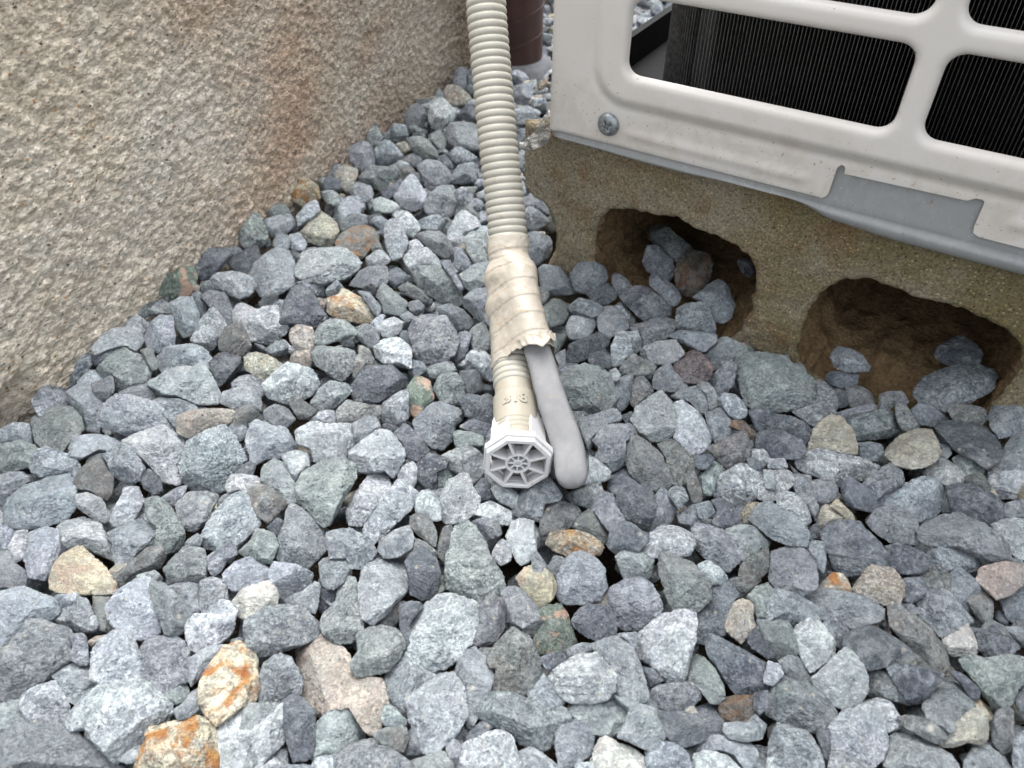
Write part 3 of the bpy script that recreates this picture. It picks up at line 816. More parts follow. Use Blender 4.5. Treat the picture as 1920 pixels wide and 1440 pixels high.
E 44,108 38,100 36,90 44,84 54,82 64,84 72,88 77,98 80,104 76,112 64,118 52,120 46,116 |large green stone right of the grey stub
G 76,94 86,90 92,90 90,102 88,110 82,117 76,110 78,102
K 90,102 92,92 98,90 104,98 106,102 98,108 92,114 89,110
P 73,86 78,84 82,90 78,94 74,92
E 138,98 146,94 152,100 155,112 148,116 146,104 140,100
D 82,120 90,116 92,124 86,126
G 32,74 40,70 40,80 36,84
@0 360
E 175,24 178,18 186,13 195,18 200,28 200,38 192,42 184,42 178,34
D 137,54 144,46 150,44 170,42 172,48 166,56 160,64 152,67 148,62 144,57
G 170,42 176,40 182,44 176,50 172,50
D 170,52 180,46 192,40 196,50 190,60 184,62 176,58
F 104,66 106,60 114,54 122,56 132,58 144,57 149,62 146,68 142,77 130,80 118,78 110,74 104,70 |green stone with pink patches against the wall
P 158,66 164,61 176,59 188,64 192,70 186,78 178,80 170,76 162,70
E 86,86 92,81 104,80 120,80 130,86 130,90 120,92 104,92 92,92 |long flat green stone against the wall
G 102,78 110,74 118,79 104,80
B 128,84 136,79 144,80 148,90 150,98 146,106 138,109 132,102 130,94
G 143,77 150,75 156,84 154,92 150,96 147,86
G 150,78 158,74 170,78 174,88 175,96 170,100 162,92 156,84
P 175,88 180,83 192,88 198,102 196,110 188,112 180,104 175,96
P 143,110 150,96 160,86 168,96 170,104 164,112 158,120 150,116
B 109,108 113,98 120,93 129,94 131,108 130,114 120,120 110,118
P 90,98 94,92 104,94 112,98 108,106 100,110 92,104
P 70,116 78,106 88,102 98,102 106,106 108,112 102,120 94,116 82,118 72,122
B 27,134 32,128 42,120 54,117 66,122 70,126 65,134 62,140 44,144 32,142 |pale blue oval stone at foot of the wall
E 74,134 82,124 92,117 100,122 110,124 112,136 110,144 100,148 90,150 80,144
D 68,122 82,116 90,117 80,126 72,130
E 105,118 114,118 120,132 114,134 110,128
B 116,124 128,116 142,113 152,118 158,124 154,134 146,130 138,132 126,138 120,134
K 163,114 170,100 178,98 184,104 188,116 180,124 172,122 166,120
D 157,128 164,122 172,119 180,124 180,132 172,140 164,146 160,138
P 110,142 124,138 134,131 144,133 150,128 157,138 162,146 164,152 163,158 148,159 136,154 122,152
L 183,124 192,120 204,124 214,132 212,140 198,142 190,138 184,132
G 174,144 180,138 192,137 198,144 200,152 184,156 176,150
B 58,142 66,134 74,134 78,146 70,150 60,148
T 146,70 150,70 149,75 144,74
E 150,68 160,66 164,72 168,76 160,76 152,76
@480 360
G 6,20 16,18 26,18 30,24 24,30 16,34 12,34 8,28
E 10,14 16,8 22,10 26,16 18,18 10,18
B 30,18 40,8 46,6 48,14 42,20 34,24 32,26
L 33,34 40,26 40,18 46,13 54,18 60,24 62,30 58,38 52,41 42,38 |square white stone with pink tinge
G 12,38 18,31 26,34 24,44 16,44
B 20,38 26,32 32,30 38,38 36,44 28,44
D 22,46 28,43 35,48 30,52 24,50
N 60,38 64,32 74,28 84,24 92,34 92,38 84,44 80,49 70,47 62,43 |grey stone stained orange on top
G 63,24 66,18 76,16 84,18 84,24 74,28 64,30
B 64,8 74,6 82,8 80,16 68,18
P 30,58 36,46 46,41 60,41 70,46 77,52 76,58 66,64 50,68 36,66 31,62 |broad flat pale stone in the middle left
B -1,56 4,48 14,44 24,46 29,56 28,68 20,74 10,80 2,76 -4,68
B 96,28 100,21 106,21 112,30 114,38 110,48 102,51 98,42
P 102,17 106,14 114,15 122,22 123,28 118,34 112,32 108,22
G 122,22 130,17 138,19 142,24 138,30 128,29 123,27
G 126,10 132,0 140,-6 148,-4 153,6 152,14 144,19 134,19 128,15
P 86,6 94,4 104,8 108,12 100,16 90,15
D 84,18 92,16 97,22 92,26 86,24
P 144,30 150,17 156,14 166,20 168,26 160,30 156,38 148,39 144,36
E 156,34 162,29 172,30 174,40 174,50 164,53 158,44
M 121,32 130,29 138,30 146,38 148,46 142,50 134,46 126,38
P 114,38 120,35 125,40 126,44 116,44
P 111,50 116,44 128,42 136,50 138,56 128,58 122,66 120,68 114,58
E 121,66 126,57 138,56 146,64 154,74 156,82 150,85 138,82 128,76 122,72 |long dark-edged green slab left of the tape
G 148,42 154,42 162,54 158,60 150,58
E 153,62 164,54 174,52 176,62 172,70 162,75 156,70
G 138,52 146,52 150,62 156,72 152,74 144,62
D 100,58 108,57 115,64 110,70 104,72 100,66
G 70,70 78,60 84,56 98,56 99,66 94,74 88,77 80,72
P 82,50 90,44 96,44 101,52 96,56 86,56
K 92,36 96,44 88,46 86,42
D 20,94 22,82 28,72 36,70 44,78 48,88 54,94 46,100 38,102 28,98 18,98
G 30,68 42,66 50,70 52,78 42,78 34,70
G 52,74 60,66 66,72 62,78 54,80
O 53,90 55,80 62,78 66,72 74,76 86,86 90,94 90,98 78,98 66,96 60,94 |bright golden orange stone
G 76,74 86,76 94,86 92,94 89,92 84,84
E 90,78 96,68 106,76 113,82 112,88 106,92 96,90 95,84
K 106,72 114,68 122,72 130,80 128,84 118,80 112,77
G 113,84 120,80 127,86 122,92 116,90
G 155,82 162,74 172,72 175,78 174,92 170,98 162,92 156,86
P -4,92 6,86 16,86 18,94 24,102 22,106 12,114 0,112 -6,104
L 25,104 32,100 42,101 44,110 42,118 38,121 30,118 26,112
E 42,110 48,100 56,95 66,97 74,102 77,106 70,109 60,112 50,115 44,114
M 74,102 84,99 92,104 92,112 86,117 78,112 74,108
P 92,104 96,96 104,94 110,98 108,106 102,110 94,108
M 114,104 120,94 130,92 142,94 148,104 152,110 148,122 140,128 128,129 120,124 118,114 |big lumpy mauve-grey stone left of the tape
G 136,88 144,84 154,88 164,98 158,104 150,104 144,96
E 160,106 166,98 172,100 176,108 174,118 168,122 162,116
G 150,116 156,104 162,106 160,114 158,122 150,128 146,124
P 158,122 164,118 172,120 180,128 183,136 178,142 170,140 164,132 158,128
P 88,114 96,110 108,110 116,118 116,132 108,128 96,128 90,124
E 41,120 48,116 60,116 72,118 76,126 70,136 64,142 54,136 46,130
K 74,128 78,120 76,115 86,119 89,128 84,136 78,140 72,138
E 128,132 138,128 146,126 150,134 142,140 132,140
D 152,134 164,132 169,140 170,148 160,152 154,146
G 117,126 126,128 128,134 120,140 116,136
G 107,92 114,89 120,94 114,98 110,96
D 62,112 72,110 74,116 66,116
D 176,112 182,116 183,126 178,124
G 170,90 176,92 176,102 172,98
@560 80
G 116,28 118,20 124,18 128,22 126,30 124,38 118,38
L 109,36 112,31 120,34 126,38 130,42 124,46 116,48 110,42 |small whitish stone high up beside the hose
D 126,24 131,22 131,36 126,36
P 98,46 104,42 110,42 117,50 118,56 112,60 106,66 100,64 97,54
G 100,42 108,38 110,42 104,42 98,48
M 79,56 84,48 88,45 94,50 96,56 92,66 88,70 82,66 80,60
G 68,64 72,61 80,62 82,70 76,73 70,71
E 49,64 52,60 58,60 62,68 62,74 56,78 50,74
G 38,80 42,75 50,73 55,80 57,90 52,98 46,96 39,90
B 57,80 62,75 68,73 76,82 79,86 72,88 66,92 60,94 57,88
L 72,76 80,74 84,80 78,84
E 84,74 90,70 98,74 104,82 104,88 96,88 88,82 84,78
P 80,86 88,82 96,88 92,94 84,92
G 111,66 114,60 124,60 134,62 134,80 126,80 118,78 112,74
D 119,56 122,50 130,46 133,52 133,60 124,60
G 113,84 118,78 126,80 134,86 130,90 120,92 114,88
G 89,92 94,88 104,89 112,96 116,104 108,108 100,114 94,106 91,98
E 45,102 54,92 66,94 74,90 76,98 70,108 62,112 54,108
L 26,98 34,91 44,94 44,100 40,108 36,112 30,106
D 18,106 22,99 30,103 31,110 26,112 20,111
O -10,110 -2,104 8,103 14,108 16,116 10,119 4,124 -2,120 -8,116 |white stone with rusty orange corner by the wall
B 71,116 78,106 84,98 90,104 96,114 92,124 84,126 76,122 |pale triangular pointed stone
G 38,112 44,104 54,108 56,114 52,120 42,120
G 116,112 124,108 130,114 133,122 126,124 120,120
G 112,104 120,92 132,90 134,104 126,106 118,106
E 16,112 26,111 34,118 30,124 20,120
B 30,124 36,116 44,116 48,122 44,132 38,138 32,134
D 104,86 110,84 116,92 114,95 106,90
D 62,112 76,102 80,104 72,114 66,120
K 76,94 82,92 88,96 86,102 78,100
G 74,88 82,90 84,96 76,96
G 160,34 168,30 176,32 174,46 166,50 160,46
E 170,30 178,27 179,34 174,34
Y 179,30 186,26 186,33 180,36
G 174,42 184,40 186,46 176,49
G 161,50 172,48 182,52 176,60 164,62
D 163,66 172,64 174,70 170,76 163,76
G 163,84 168,80 171,86 168,94 164,96
T 165,98 168,98 170,112 166,110
E 98,68 106,66 112,74 108,82 104,80 100,74
"""
# ================================================================ the setting
def grid_faces(nu, nv):
    i = np.arange((nu - 1) * (nv - 1))
    a = (i // (nv - 1)) * nv + i % (nv - 1)
    return np.c_[a, a + nv, a + nv + 1, a + 1]
def ground():
    n = 60
    lin = np.sign(np.linspace(-1, 1, n)) * np.abs(np.linspace(-1, 1, n)) ** 3 * 30
    X, Y = np.meshgrid(lin, lin, indexing='ij')
    V = np.c_[X.ravel(), Y.ravel() + 0.5, np.full(X.size, -0.052)]
    o = mesh_obj("ground", V, grid_faces(n, n), M_GROUND)
    set_props(o, kind="structure")
ground()

# ---------------------------------------------------------------- rendered wall on the left
def wall():
    t = np.r_[np.arange(-0.30, -0.04, 0.006), np.arange(-0.04, 0.50, 0.0010), np.arange(0.50, 0.80, 0.0014), np.arange(0.80, 1.7, 0.006)]
    z = np.r_[np.arange(-0.055, -0.02, 0.003), np.arange(-0.02, 0.27, 0.0010), np.arange(0.27, 0.30, 0.003), [0.305, 0.31]]
    T, Z = np.meshgrid(t, z, indexing='ij')
    P = WO + T[..., None] * WD
    P[..., 2] = Z
    Q = np.stack([T * 0.75, Z * 1.25, np.zeros_like(T)], -1)
    G2 = np.stack([T, Z], -1) + 0.0009 * np.stack([gnoise(Q * 260), gnoise(Q * 260 + 31)], -1)
    h = 0.0003 * gnoise(Q * 170) + 0.0012 * grains(G2, 0.0034, 1, .75) + 0.0009 * grains(G2 + 0.7, 0.0052, 2, .35) + 0.0005 * fbm(Q * 60, 2) + 0.002 * gnoise(Q * 9)
    h += 0.0006 * gnoise(Q * 420 + 9)
    # the render is broken away at its foot near the left margin
    h -= 0.012 * sstep(0.022 + 0.010 * gnoise(Q * 40 + 3) - Z, 0, 0.012) * sstep(0.035 - T, 0, 0.02)
    P = P + h[..., None] * WN
    nu, nv = len(t), len(z)
    V = P.reshape(-1, 3)
    Fc = grid_faces(nu, nv)
    # thickness: close the slab behind
    mb_back = []
    back = lambda a, b: WO + a * WD - 0.12 * WN + np.array([0, 0, b])
    c = len(V)
    V = np.r_[V, [back(t[0], z[0]), back(t[-1], z[0]), back(t[-1], z[-1]), back(t[0], z[-1])]]
    idx = np.arange(nu * nv).reshape(nu, nv)
    F2 = [tuple(f) for f in Fc]
    F2.append((c + 3, c + 2, c + 1, c))
    F2.append(tuple(idx[:, -1]) + (c + 2, c + 3))
    F2.append(tuple(idx[0, ::-1]) + (c, c + 3)[::1])
    F2.append(tuple(idx[-1, :]) + (c + 2, c + 1))
    o = mesh_obj("wall", V, F2, M_WALL)
    set_props(o, "rough sand-rendered beige wall with rusty brown stains left of the gravel", "wall")
wall()

# ---------------------------------------------------------------- plates with holes
def densify(poly, step, amp=0.0, freq=200, seed=0, close=True):
    P = np.asarray(poly, float)
    out = []
    n = len(P)
    for i in range(n):
        a, b = P[i], P[(i + 1) % n]
        k = max(1, int(np.linalg.norm(b - a) / step))
        for j in range(k): out.append(a + (b - a) * j / k)
    out = np.array(out)
    if amp:
        nx = np.roll(out, -1, 0) - np.roll(out, 1, 0)
        nx = np.c_[nx[:, 1], -nx[:, 0]] / (np.linalg.norm(nx, axis=1)[:, None] + 1e-9)
        q = np.c_[out * freq, np.full(len(out), seed * 7.7)]
        out = out + nx * (amp * fbm(q, 3))[:, None]
    return out
def smooth_poly(poly, it=2):
    P = np.asarray(poly, float)
    for _ in range(it):
        Q = np.roll(P, -1, 0)
        P = np.stack([0.75 * P + 0.25 * Q, 0.25 * P + 0.75 * Q], 1).reshape(-1, 2)
    return P
def sdf_poly(pts, poly):
    """signed distance, negative inside; and closest point"""
    best = np.full(len(pts), 1e9); cp = np.zeros((len(pts), 2)); inside = np.zeros(len(pts), bool)
    n = len(poly)
    for i in range(n):
        a, b = poly[i], poly[(i + 1) % n]
        ab = b - a; L = ab @ ab
        t = np.clip(((pts - a) @ ab) / (L + 1e-15), 0, 1)
        c = a + t[:, None] * ab
        d = np.hypot(*(pts - c).T)
        m = d < best
        best[m] = d[m]; cp[m] = c[m]
        cr = ((a[1] > pts[:, 1]) != (b[1] > pts[:, 1]))
        if cr.any():
            xx = (b[0] - a[0]) * (pts[:, 1] - a[1]) / (b[1] - a[1] + 1e-15) + a[0]
            inside ^= cr & (pts[:, 0] < xx)
    return np.where(inside, -best, best), cp
def plate(outer, holes, res):
    """grid of (a, b) points filling outer minus holes, boundary snapped to the outlines"""
    lo = outer.min(0) - res; hi = outer.max(0) + res
    a = np.arange(lo[0], hi[0] + res, res); b = np.arange(lo[1], hi[1] + res, res)
    A, B = np.meshgrid(a, b, indexing='ij')
    P = np.c_[A.ravel(), B.ravel()]
    s, cp = sdf_poly(P, outer)
    sd = s.copy()                       # negative = material
    for h in holes:
        m = np.all((P > h.min(0) - 3 * res) & (P < h.max(0) + 3 * res), axis=1)
        sh, ch = sdf_poly(P[m], h)
        cur = sd[m]; rep = -sh > cur
        cur[rep] = -sh[rep]; sd[m] = cur
        c0 = cp[m]; c0[rep] = ch[rep]; cp[m] = c0
    Fc = grid_faces(len(a), len(b))
    keep = sd[Fc].min(1) < -1e-7
    used = np.zeros(len(P), bool); used[Fc[keep].ravel()] = True
    outside = used & (sd > 0)
    snap = outside
    P[snap] = cp[snap]; sd[snap] = 0
    Fc = Fc[keep]
    mp = -np.ones(len(P), int); u = np.unique(Fc); mp[u] = np.arange(len(u))
    return P[u], mp[Fc], -sd[u]          # points, faces, depth inside the material

# ---------------------------------------------------------------- hollow concrete block
def block():
    root = empty("concrete_block", fp(0.17, -0.03, -0.09))
    set_props(root, "weathered hollow concrete block on its side under the outdoor unit", "concrete block", None)
    zt = 0.098
    outer = np.array([(-.027, zt), (-.027, .080), (-.0265, .052), (-.020, .047), (-.012, .045), (-.006, .039), (-.002, .029), (-.002, .012), (-.006, .001), (-.010, -.008), (-.018, -.012), (-.027, -.014), (-.027, -.034), (.366, -.034), (.366, zt)])
    outer = densify(outer, 0.0014, 0.0005, 300, 1)
    h1 = smooth_poly([(.030, -.012), (.028, .022), (.028, .044), (.036, .055), (.050, .059), (.071, .0595), (.082, .062), (.092, .058), (.110, .057), (.126, .051), (.134, .041), (.136, .022), (.132, -.002), (.126, -.016), (.080, -.019), (.044, -.019)], 1)
    h2 = smooth_poly([(.170, -.012), (.166, .021), (.171, .042), (.180, .054), (.191, .058), (.214, .056), (.235, .0565), (.254, .055), (.266, .051), (.274, .042), (.278, .030), (.276, .008), (.268, -.014), (.22, -.019), (.185, -.019)], 1)
    h3 = smooth_poly([(.308, -.012), (.306, .021), (.312, .044), (.325, .056), (.366 - .004, .058), (.366 - .004, -.016), (.33, -.019)], 1)
    holes = [densify(h, 0.0011, 0.0017, 170, i + 3) for i, h in enumerate((h1, h2, h3))]
    P, Fc, dep = plate(outer, holes, 0.0017)
    q = np.c_[P * 160, np.zeros(len(P))]
    off = 0.0010 * fbm(q, 3) + 0.0012 * gnoise(q * 0.3) - 0.0030 * (1 - np.clip(dep / 0.0025, 0, 1)) ** 2
    Vf = fp(P[:, 0], P[:, 1], off)
    D = 0.19
    V = [Vf]; Fs = [Fc]; base = len(Vf)
    n = len(outer)
    rings = []
    for d in (0.0028, 0.02, 0.06, D):
        V.append(fp(np.maximum(outer[:, 0], -.004) if d > .01 else outer[:, 0], outer[:, 1], -d)); rings.append(base + np.arange(n)); base += n
    for a, b in zip(rings[:-1], rings[1:]):
        Fs.append(np.c_[a, b, np.roll(b, -1), np.roll(a, -1)])
    body = mesh_obj("shell", np.concatenate(V), np.concatenate(Fs), M_BLOCK, root)
    for h in holes:
        V = []; Fs = []; base = 0; n = len(h); c = h.mean(0); prev = None
        for j, d in enumerate(np.r_[0.0026, np.arange(0.005, 0.075, 0.003), np.arange(0.08, 0.151, 0.0175)]):
            sc_ = 1 - 0.05 * d / 0.15
            pp = c + (h - c) * sc_
            qn = np.c_[pp * 95, np.full(n, d * 95)]
            rad = (pp - c) / np.linalg.norm(pp - c, axis=1)[:, None]
            pp = pp + rad * (0.0026 * fbm(qn, 4))[:, None] * (j > 0)
            # spilled grit makes the floor of the cavity slope up inwards
            pp[:, 1] = np.where(pp[:, 1] < 0.012, pp[:, 1] + 0.012 * sstep(d, 0.0, 0.03) * sstep(0.012 - pp[:, 1], 0, 0.02) + 0.003 * gnoise(np.c_[pp[:, 0] * 60, np.full(n, d * 60), np.zeros(n)]), pp[:, 1])
            V.append(fp(pp[:, 0], pp[:, 1], -d)); cur = base + np.arange(n); base += n
            if prev is not None: Fs.append(np.c_[prev, cur, np.roll(cur, -1), np.roll(prev, -1)])
            prev = cur
        V.append(fp(c[0], c[1], -0.15)[None]); last = base
        Ft = np.concatenate(Fs)
        FF = [tuple(f) for f in Ft] + [(int(prev[i]), last, int(prev[(i + 1) % n])) for i in range(n)]
        mesh_obj("cavity", np.concatenate(V), FF, M_SOIL, root)
block()

# ---------------------------------------------------------------- outdoor unit of the air conditioner
def rrect(P, x0, z0, x1, z1, r):
    c = np.array([(x0 + x1) / 2, (z0 + z1) / 2]); h = np.array([(x1 - x0) / 2 - r, (z1 - z0) / 2 - r])
    q = np.abs(P - c) - h
    return np.hypot(*np.maximum(q, 0).T) + np.minimum(q.max(1), 0) - r
UW, UH, UD = 0.80, 0.56, 0.27                 # width, top, depth
CZ0 = 0.103                                   # lower edge of the painted panel
FOUT = 0.012
def unit():
    root = empty("outdoor_unit", fp(0.30, 0.085, -0.12))
    set_props(root, "cream air conditioner outdoor unit with slotted metal grille on the concrete block", "outdoor unit")
    # --- windows of the grille
    wins = []
    xs = [(0.0445 + 0.1475 * k, 0.1795 + 0.1475 * k) for k in range(5)]
    zs = [(0.1450, 0.1830)] + [(0.1950 + 0.050 * k, 0.2330 + 0.050 * k) for k in range(6)]
    for a, b in xs:
        for c, d in zs: wins.append((a, c, b, d, 0.0075))
    def rr_poly(x0, z0, x1, z1, r, n=9):
        out = []
        for cx, cz, a0 in ((x1 - r, z1 - r, 0), (x0 + r, z1 - r, 90), (x0 + r, z0 + r, 180), (x1 - r, z0 + r, 270)):
            for k in range(n): 
                a = R(a0 + 90 * k / (n - 1)); out.append((cx + r * math.cos(a), cz + r * math.sin(a)))
        return np.array(out)
    res = 0.0014
    Rc = 0.006
    EX = Rc * math.pi / 2 + 0.024
    notch = [(.158, .098), (.158, .1035), (.1595, .1050), (.1607, .1070), (.1612, .1222), (.1620, .1232), (.1640, .1232), (.1650, .1222), (.1652, .1192), (.2210, .1205), (.2222, .1212), (.2232, .1226), (.2275, .1226), (.2282, .1215), (.2283, .109), (.2292, .1058), (.2315, .1048), (.2335, .098)]
    notch = np.array(notch)
    outer = np.array([(-EX, CZ0), (0.158, CZ0 + .0008), *notch[2:-2].tolist(), (0.2320, CZ0 + .0015), (UW, CZ0 + .002), (UW, UH), (-EX, UH)])
    P, Fc, dep = plate(densify(outer, 0.0015), [rr_poly(*w_) for w_ in wins], res)
    # relief
    out = np.zeros(len(P))
    frame = rrect(P, 0.0250, 0.1265, 0.788, UH - 0.02, 0.020)
    out += 0.0038 * sstep(-frame, -0.0005, 0.0065)
    out -= 0.0008 * np.exp(-((frame - 0.0012) / 0.0018) ** 2)
    for a, b, c, d in (((.050), .1125, .146, .1120), (.243, .1150, .42, .1145)):
        ab = np.array([c - a, d - b]); t = np.clip(((P - [a, b]) @ ab) / (ab @ ab), 0, 1)
        dd = np.hypot(*(P - ([a, b] + t[:, None] * ab)).T)
        out += 0.0011 * np.exp(-(dd / 0.0030) ** 2)
    wd = np.full(len(P), 1.0)
    for w_ in wins:
        m = (np.abs(P[:, 0] - (w_[0] + w_[2]) / 2) < 0.08) & (np.abs(P[:, 1] - (w_[1] + w_[3]) / 2) < 0.03)
        wd[m] = np.minimum(wd[m], rrect(P[m], *w_))
    k = np.clip(1 - wd / 0.0042, 0, 1)
    out -= 0.0040 * (1 - np.sqrt(np.clip(1 - k ** 2, 0, 1)))
    edge = np.clip(1 - (P[:, 1] - CZ0) / 0.0016, 0, 1)
    out -= 0.0010 * edge ** 2 * (P[:, 0] < 0.157)
    # rounded vertical corner on the left
    u = P[:, 0] - 0.0 + 0.004
    s = P[:, 0].copy(); back = np.zeros(len(P))
    a = (Rc - u) / Rc
    m1 = (a > 0) & (a <= math.pi / 2); m2 = a > math.pi / 2
    s[m1] = -0.004 + Rc - Rc * np.sin(a[m1]); back[m1] = Rc * (1 - np.cos(a[m1]))
    s[m2] = -0.004; back[m2] = Rc + (a[m2] - math.pi / 2) * Rc
    V = fp(s, P[:, 1], FOUT + out * (a <= 0) - back)
    panel = mesh_obj("grille_panel", V, Fc, M_PAINT, root)
    # --- base pan of galvanised sheet
    ss = np.r_[np.linspace(-0.0032, 0.02, 24), np.arange(0.022, 0.30, 0.0012), np.linspace(0.302, UW, 60)]
    def zb(s_):
        return 0.0968 - 0.0015 * sstep(s_, .02, .06) + 0.0015 * sstep(s_, .08, .11) - 0.0062 * sstep(s_, .138, .168) - 0.0018 * sstep(s_, .165, .20) + 0.003 * sstep(-s_, -.006, .003)
    prof = np.linspace(0, 1, 26)
    S, T = np.meshgrid(ss, prof, indexing='ij')
    Z = np.zeros_like(S); O = np.zeros_like(S)
    zc = 0.1000 - 0.0008 * sstep(S, .13, .165)            # crease
    zl = zb(S)
    t1 = np.clip(T / 0.45, 0, 1); t2 = np.clip((T - 0.45) / 0.35, 0, 1); t3 = np.clip((T - 0.80) / 0.20, 0, 1)
    Z = 0.1262 + (zc - 0.1262) * t1 + (zl + 0.0004 - zc) * t2 - 0.0004 * t3
    O = FOUT - 0.0022 + 0.0012 * sstep(t1, 0.8, 1.0) - 0.0020 * np.exp(-(((T - 0.47) / 0.05) ** 2)) * sstep(S, .10, .16)
    O = O + 0.0005 * np.sin(np.pi * t2) - 0.0035 * t2 ** 3 - 0.03 * t3
    corner = np.clip(1 - (S + 0.004) / 0.008, 0, 1)
    O = O - 0.006 * corner ** 2.2
    lump = 0.0020 * np.exp(-(((S - .150) / .010) ** 2)) * t2
    O = O - lump
    Vb = fp(S.ravel(), Z.ravel(), O.ravel())
    bp = mesh_obj("base_pan", Vb, grid_faces(len(ss), len(prof)), M_GALV, root)
    fl = MB()
    fl.prism([fp(0.0, 0.0985, 0.004), fp(UW, 0.0985, 0.004), fp(UW, 0.0985, -UD + .004), fp(0.0, 0.0985, -UD + .004)], (0, 0, 0.003))
    fl.build("floor_pan", M_GALV, root)
    # --- rest of the cabinet
    bx = MB()
    bx.prism([fp(-.002, UH, FOUT - .001), fp(UW, UH, FOUT - .001), fp(UW, UH, -UD), fp(-.002, UH, -UD)], (0, 0, 0.004))
    bx.build("top_cover", M_PAINT, root, bevel=0.002)
    rs = MB()
    rs.prism([fp(UW, CZ0, FOUT - .001), fp(UW + .002, CZ0, FOUT - .001), fp(UW + .002, CZ0, -UD), fp(UW, CZ0, -UD)], (0, 0, UH - CZ0 - .001))
    rs.build("side_panel", M_PAINT, root)
    # rear uprights and the open, barred left side
    for nm, s0, s1, d0, d1 in (("corner_post", -.004, -.002, .215, UD), ("back_panel", 0.40, UW - .001, UD - .002, UD)):
        post = MB()
        post.prism([fp(s0, CZ0, -d0), fp(s1, CZ0, -d0), fp(s1, CZ0, -d1), fp(s0, CZ0, -d1)], (0, 0, UH - CZ0 - .001))
        post.build(nm, M_PAINT, root)
    for z0 in (0.33, 0.44):
        post = MB()
        post.prism([fp(-.004, z0, -.02), fp(-.002, z0, -.02), fp(-.002, z0, -.215), fp(-.004, z0, -.215)], (0, 0, 0.012))
        post.build("side_bar", M_PAINT, root)
    rail = MB()
    rail.prism([fp(-.001, .1015, -.012), fp(.004, .1015, -.012), fp(.004, .1015, -.25), fp(-.001, .1015, -.25)], (0, 0, 0.028))
    rail.prism([fp(.005, .1015, -.018), fp(.050, .1015, -.018), fp(.050, .1015, -.24), fp(.005, .1015, -.24)], (0, 0, 0.009))
    rail.build("inner_rail", M_BLACK, root)
    # --- coil: upright fins, bent round at the left end
    CS, CD, CR = 0.0420, 0.030, 0.022     # where the bend starts, depth of the coil face, bend radius
    CT = 0.016
    fins = []
    pitch = 0.0020
    for s_ in np.arange(CS + CR, UW - 0.02, pitch): fins.append((fp(s_, 0, -CD)[:2], FN[:2]))
    cc = fp(CS + CR, 0, -(CD + CR))[:2]
    for a_ in np.arange(0.0, math.pi / 2, pitch / CR * 0.8):
        dr = -math.cos(a_) * FN[:2] - math.sin(a_) * FD[:2]
        fins.append((cc + dr * CR, -dr))
    for d_ in np.arange(CD + CR, UD - 0.02, pitch): fins.append((fp(CS, 0, -d_)[:2], FD[:2]))
    Vv = []; Ff = []
    zk = np.array([0.112, 0.20, 0.32, 0.50])
    for p0, inn in fins:
        sd_ = np.array([-inn[1], inn[0]]) * 0.00011
        b = len(Vv)
        for zz in (0.112, UH - 0.01):
            for q_ in (p0 - sd_, p0 + sd_, p0 + inn * CT + sd_, p0 + inn * CT - sd_): Vv.append((q_[0], q_[1], zz))
        Ff += [(b, b + 1, b + 5, b + 4), (b + 1, b + 2, b + 6, b + 5), (b + 2, b + 3, b + 7, b + 6), (b + 3, b, b + 4, b + 7), (b + 4, b + 5, b + 6, b + 7)]
    mesh_obj("coil_fins", Vv, Ff, M_FIN, root, smooth=False)
    # tubes through the fins
    Vv = []; Ff = []
    for zt_ in np.arange(0.1735, UH - 0.03, 0.0255):
        r_ = 0.0042
        pts = [fp(CS + CT * .35, zt_, -UD + 0.03), fp(CS + CT * .35, zt_, -(CD + CR))]
        pts += [np.r_[cc + (-math.cos(a_) * FN[:2] - math.sin(a_) * FD[:2]) * (CR - CT * .35), zt_] for a_ in np.linspace(math.pi / 2, 0, 8)[1:-1]]
        pts += [fp(CS + CR, zt_, -(CD + CT * .35)), fp(UW - 0.03, zt_, -(CD + CT * .35))]
        V2, F2 = sweep(np.array(pts), np.full(len(pts), r_), 14)
        b = len(Vv); Vv += [tuple(v) for v in V2]; Ff += [tuple(int(x) + b for x in f) for f in F2]
    mesh_obj("coil_tube", Vv, Ff, M_TUBE, root)
    bk = MB()
    bk.prism([fp(CS + .034, .102, -.056), fp(UW - .01, .102, -.056), fp(UW - .01, .102, -.058), fp(CS + .034, .102, -.058)], (0, 0, UH - .11))
    bk.build("fan_shroud", M_SHROUD, root)
    bt = MB()
    bt.prism([fp(CS + .004, .1018, -.029), fp(UW - .01, .1018, -.029), fp(UW - .01, .1018, -.054), fp(CS + .004, .1018, -.054)], (0, 0, 0.010))
    bt.build("drain_channel", M_BLACK, root)
    # --- screw with a cross recess
    c0 = fp(0.0362, 0.1150, FOUT + 0.0006)
    Rr = 0.0066
    V = []; Fq = []
    nr, na = 16, 56
    for i in range(nr + 1):
        rr = Rr * i / nr
        for j in range(na):
            an = 2 * math.pi * j / na
            x, y = rr * math.cos(an), rr * math.sin(an)
            h = 0.0030 * math.sqrt(max(0, 1 - (rr / Rr) ** 2.6))
            xr, yr = x * math.cos(.5) + y * math.sin(.5), -x * math.sin(.5) + y * math.cos(.5)
            dcr = max(min(abs(xr), abs(yr)) - 0.00055, max(abs(xr), abs(yr)) - 0.0030)
            h -= 0.0016 * (1 - float(sstep(dcr, -0.0003, 0.0003)))
            V.append(c0 + FD * x + np.array([0, 0, 1]) * y - FN * h)
    for i in range(nr):
        for j in range(na):
            Fq.append((i * na + j, i * na + (j + 1) % na, (i + 1) * na + (j + 1) % na, (i + 1) * na + j))
    so = mesh_obj("screw", V, Fq, M_SCREW, root)
    # --- torn clear film stuck to the corner
    outl = np.array([(1030, 205), (1020, 218), (1008, 236), (999, 250), (985, 264), (968, 269), (975, 277), (987, 281), (1002, 280), (1016, 274), (1026, 268), (1032, 255), (1034, 240), (1034, 220)], float)
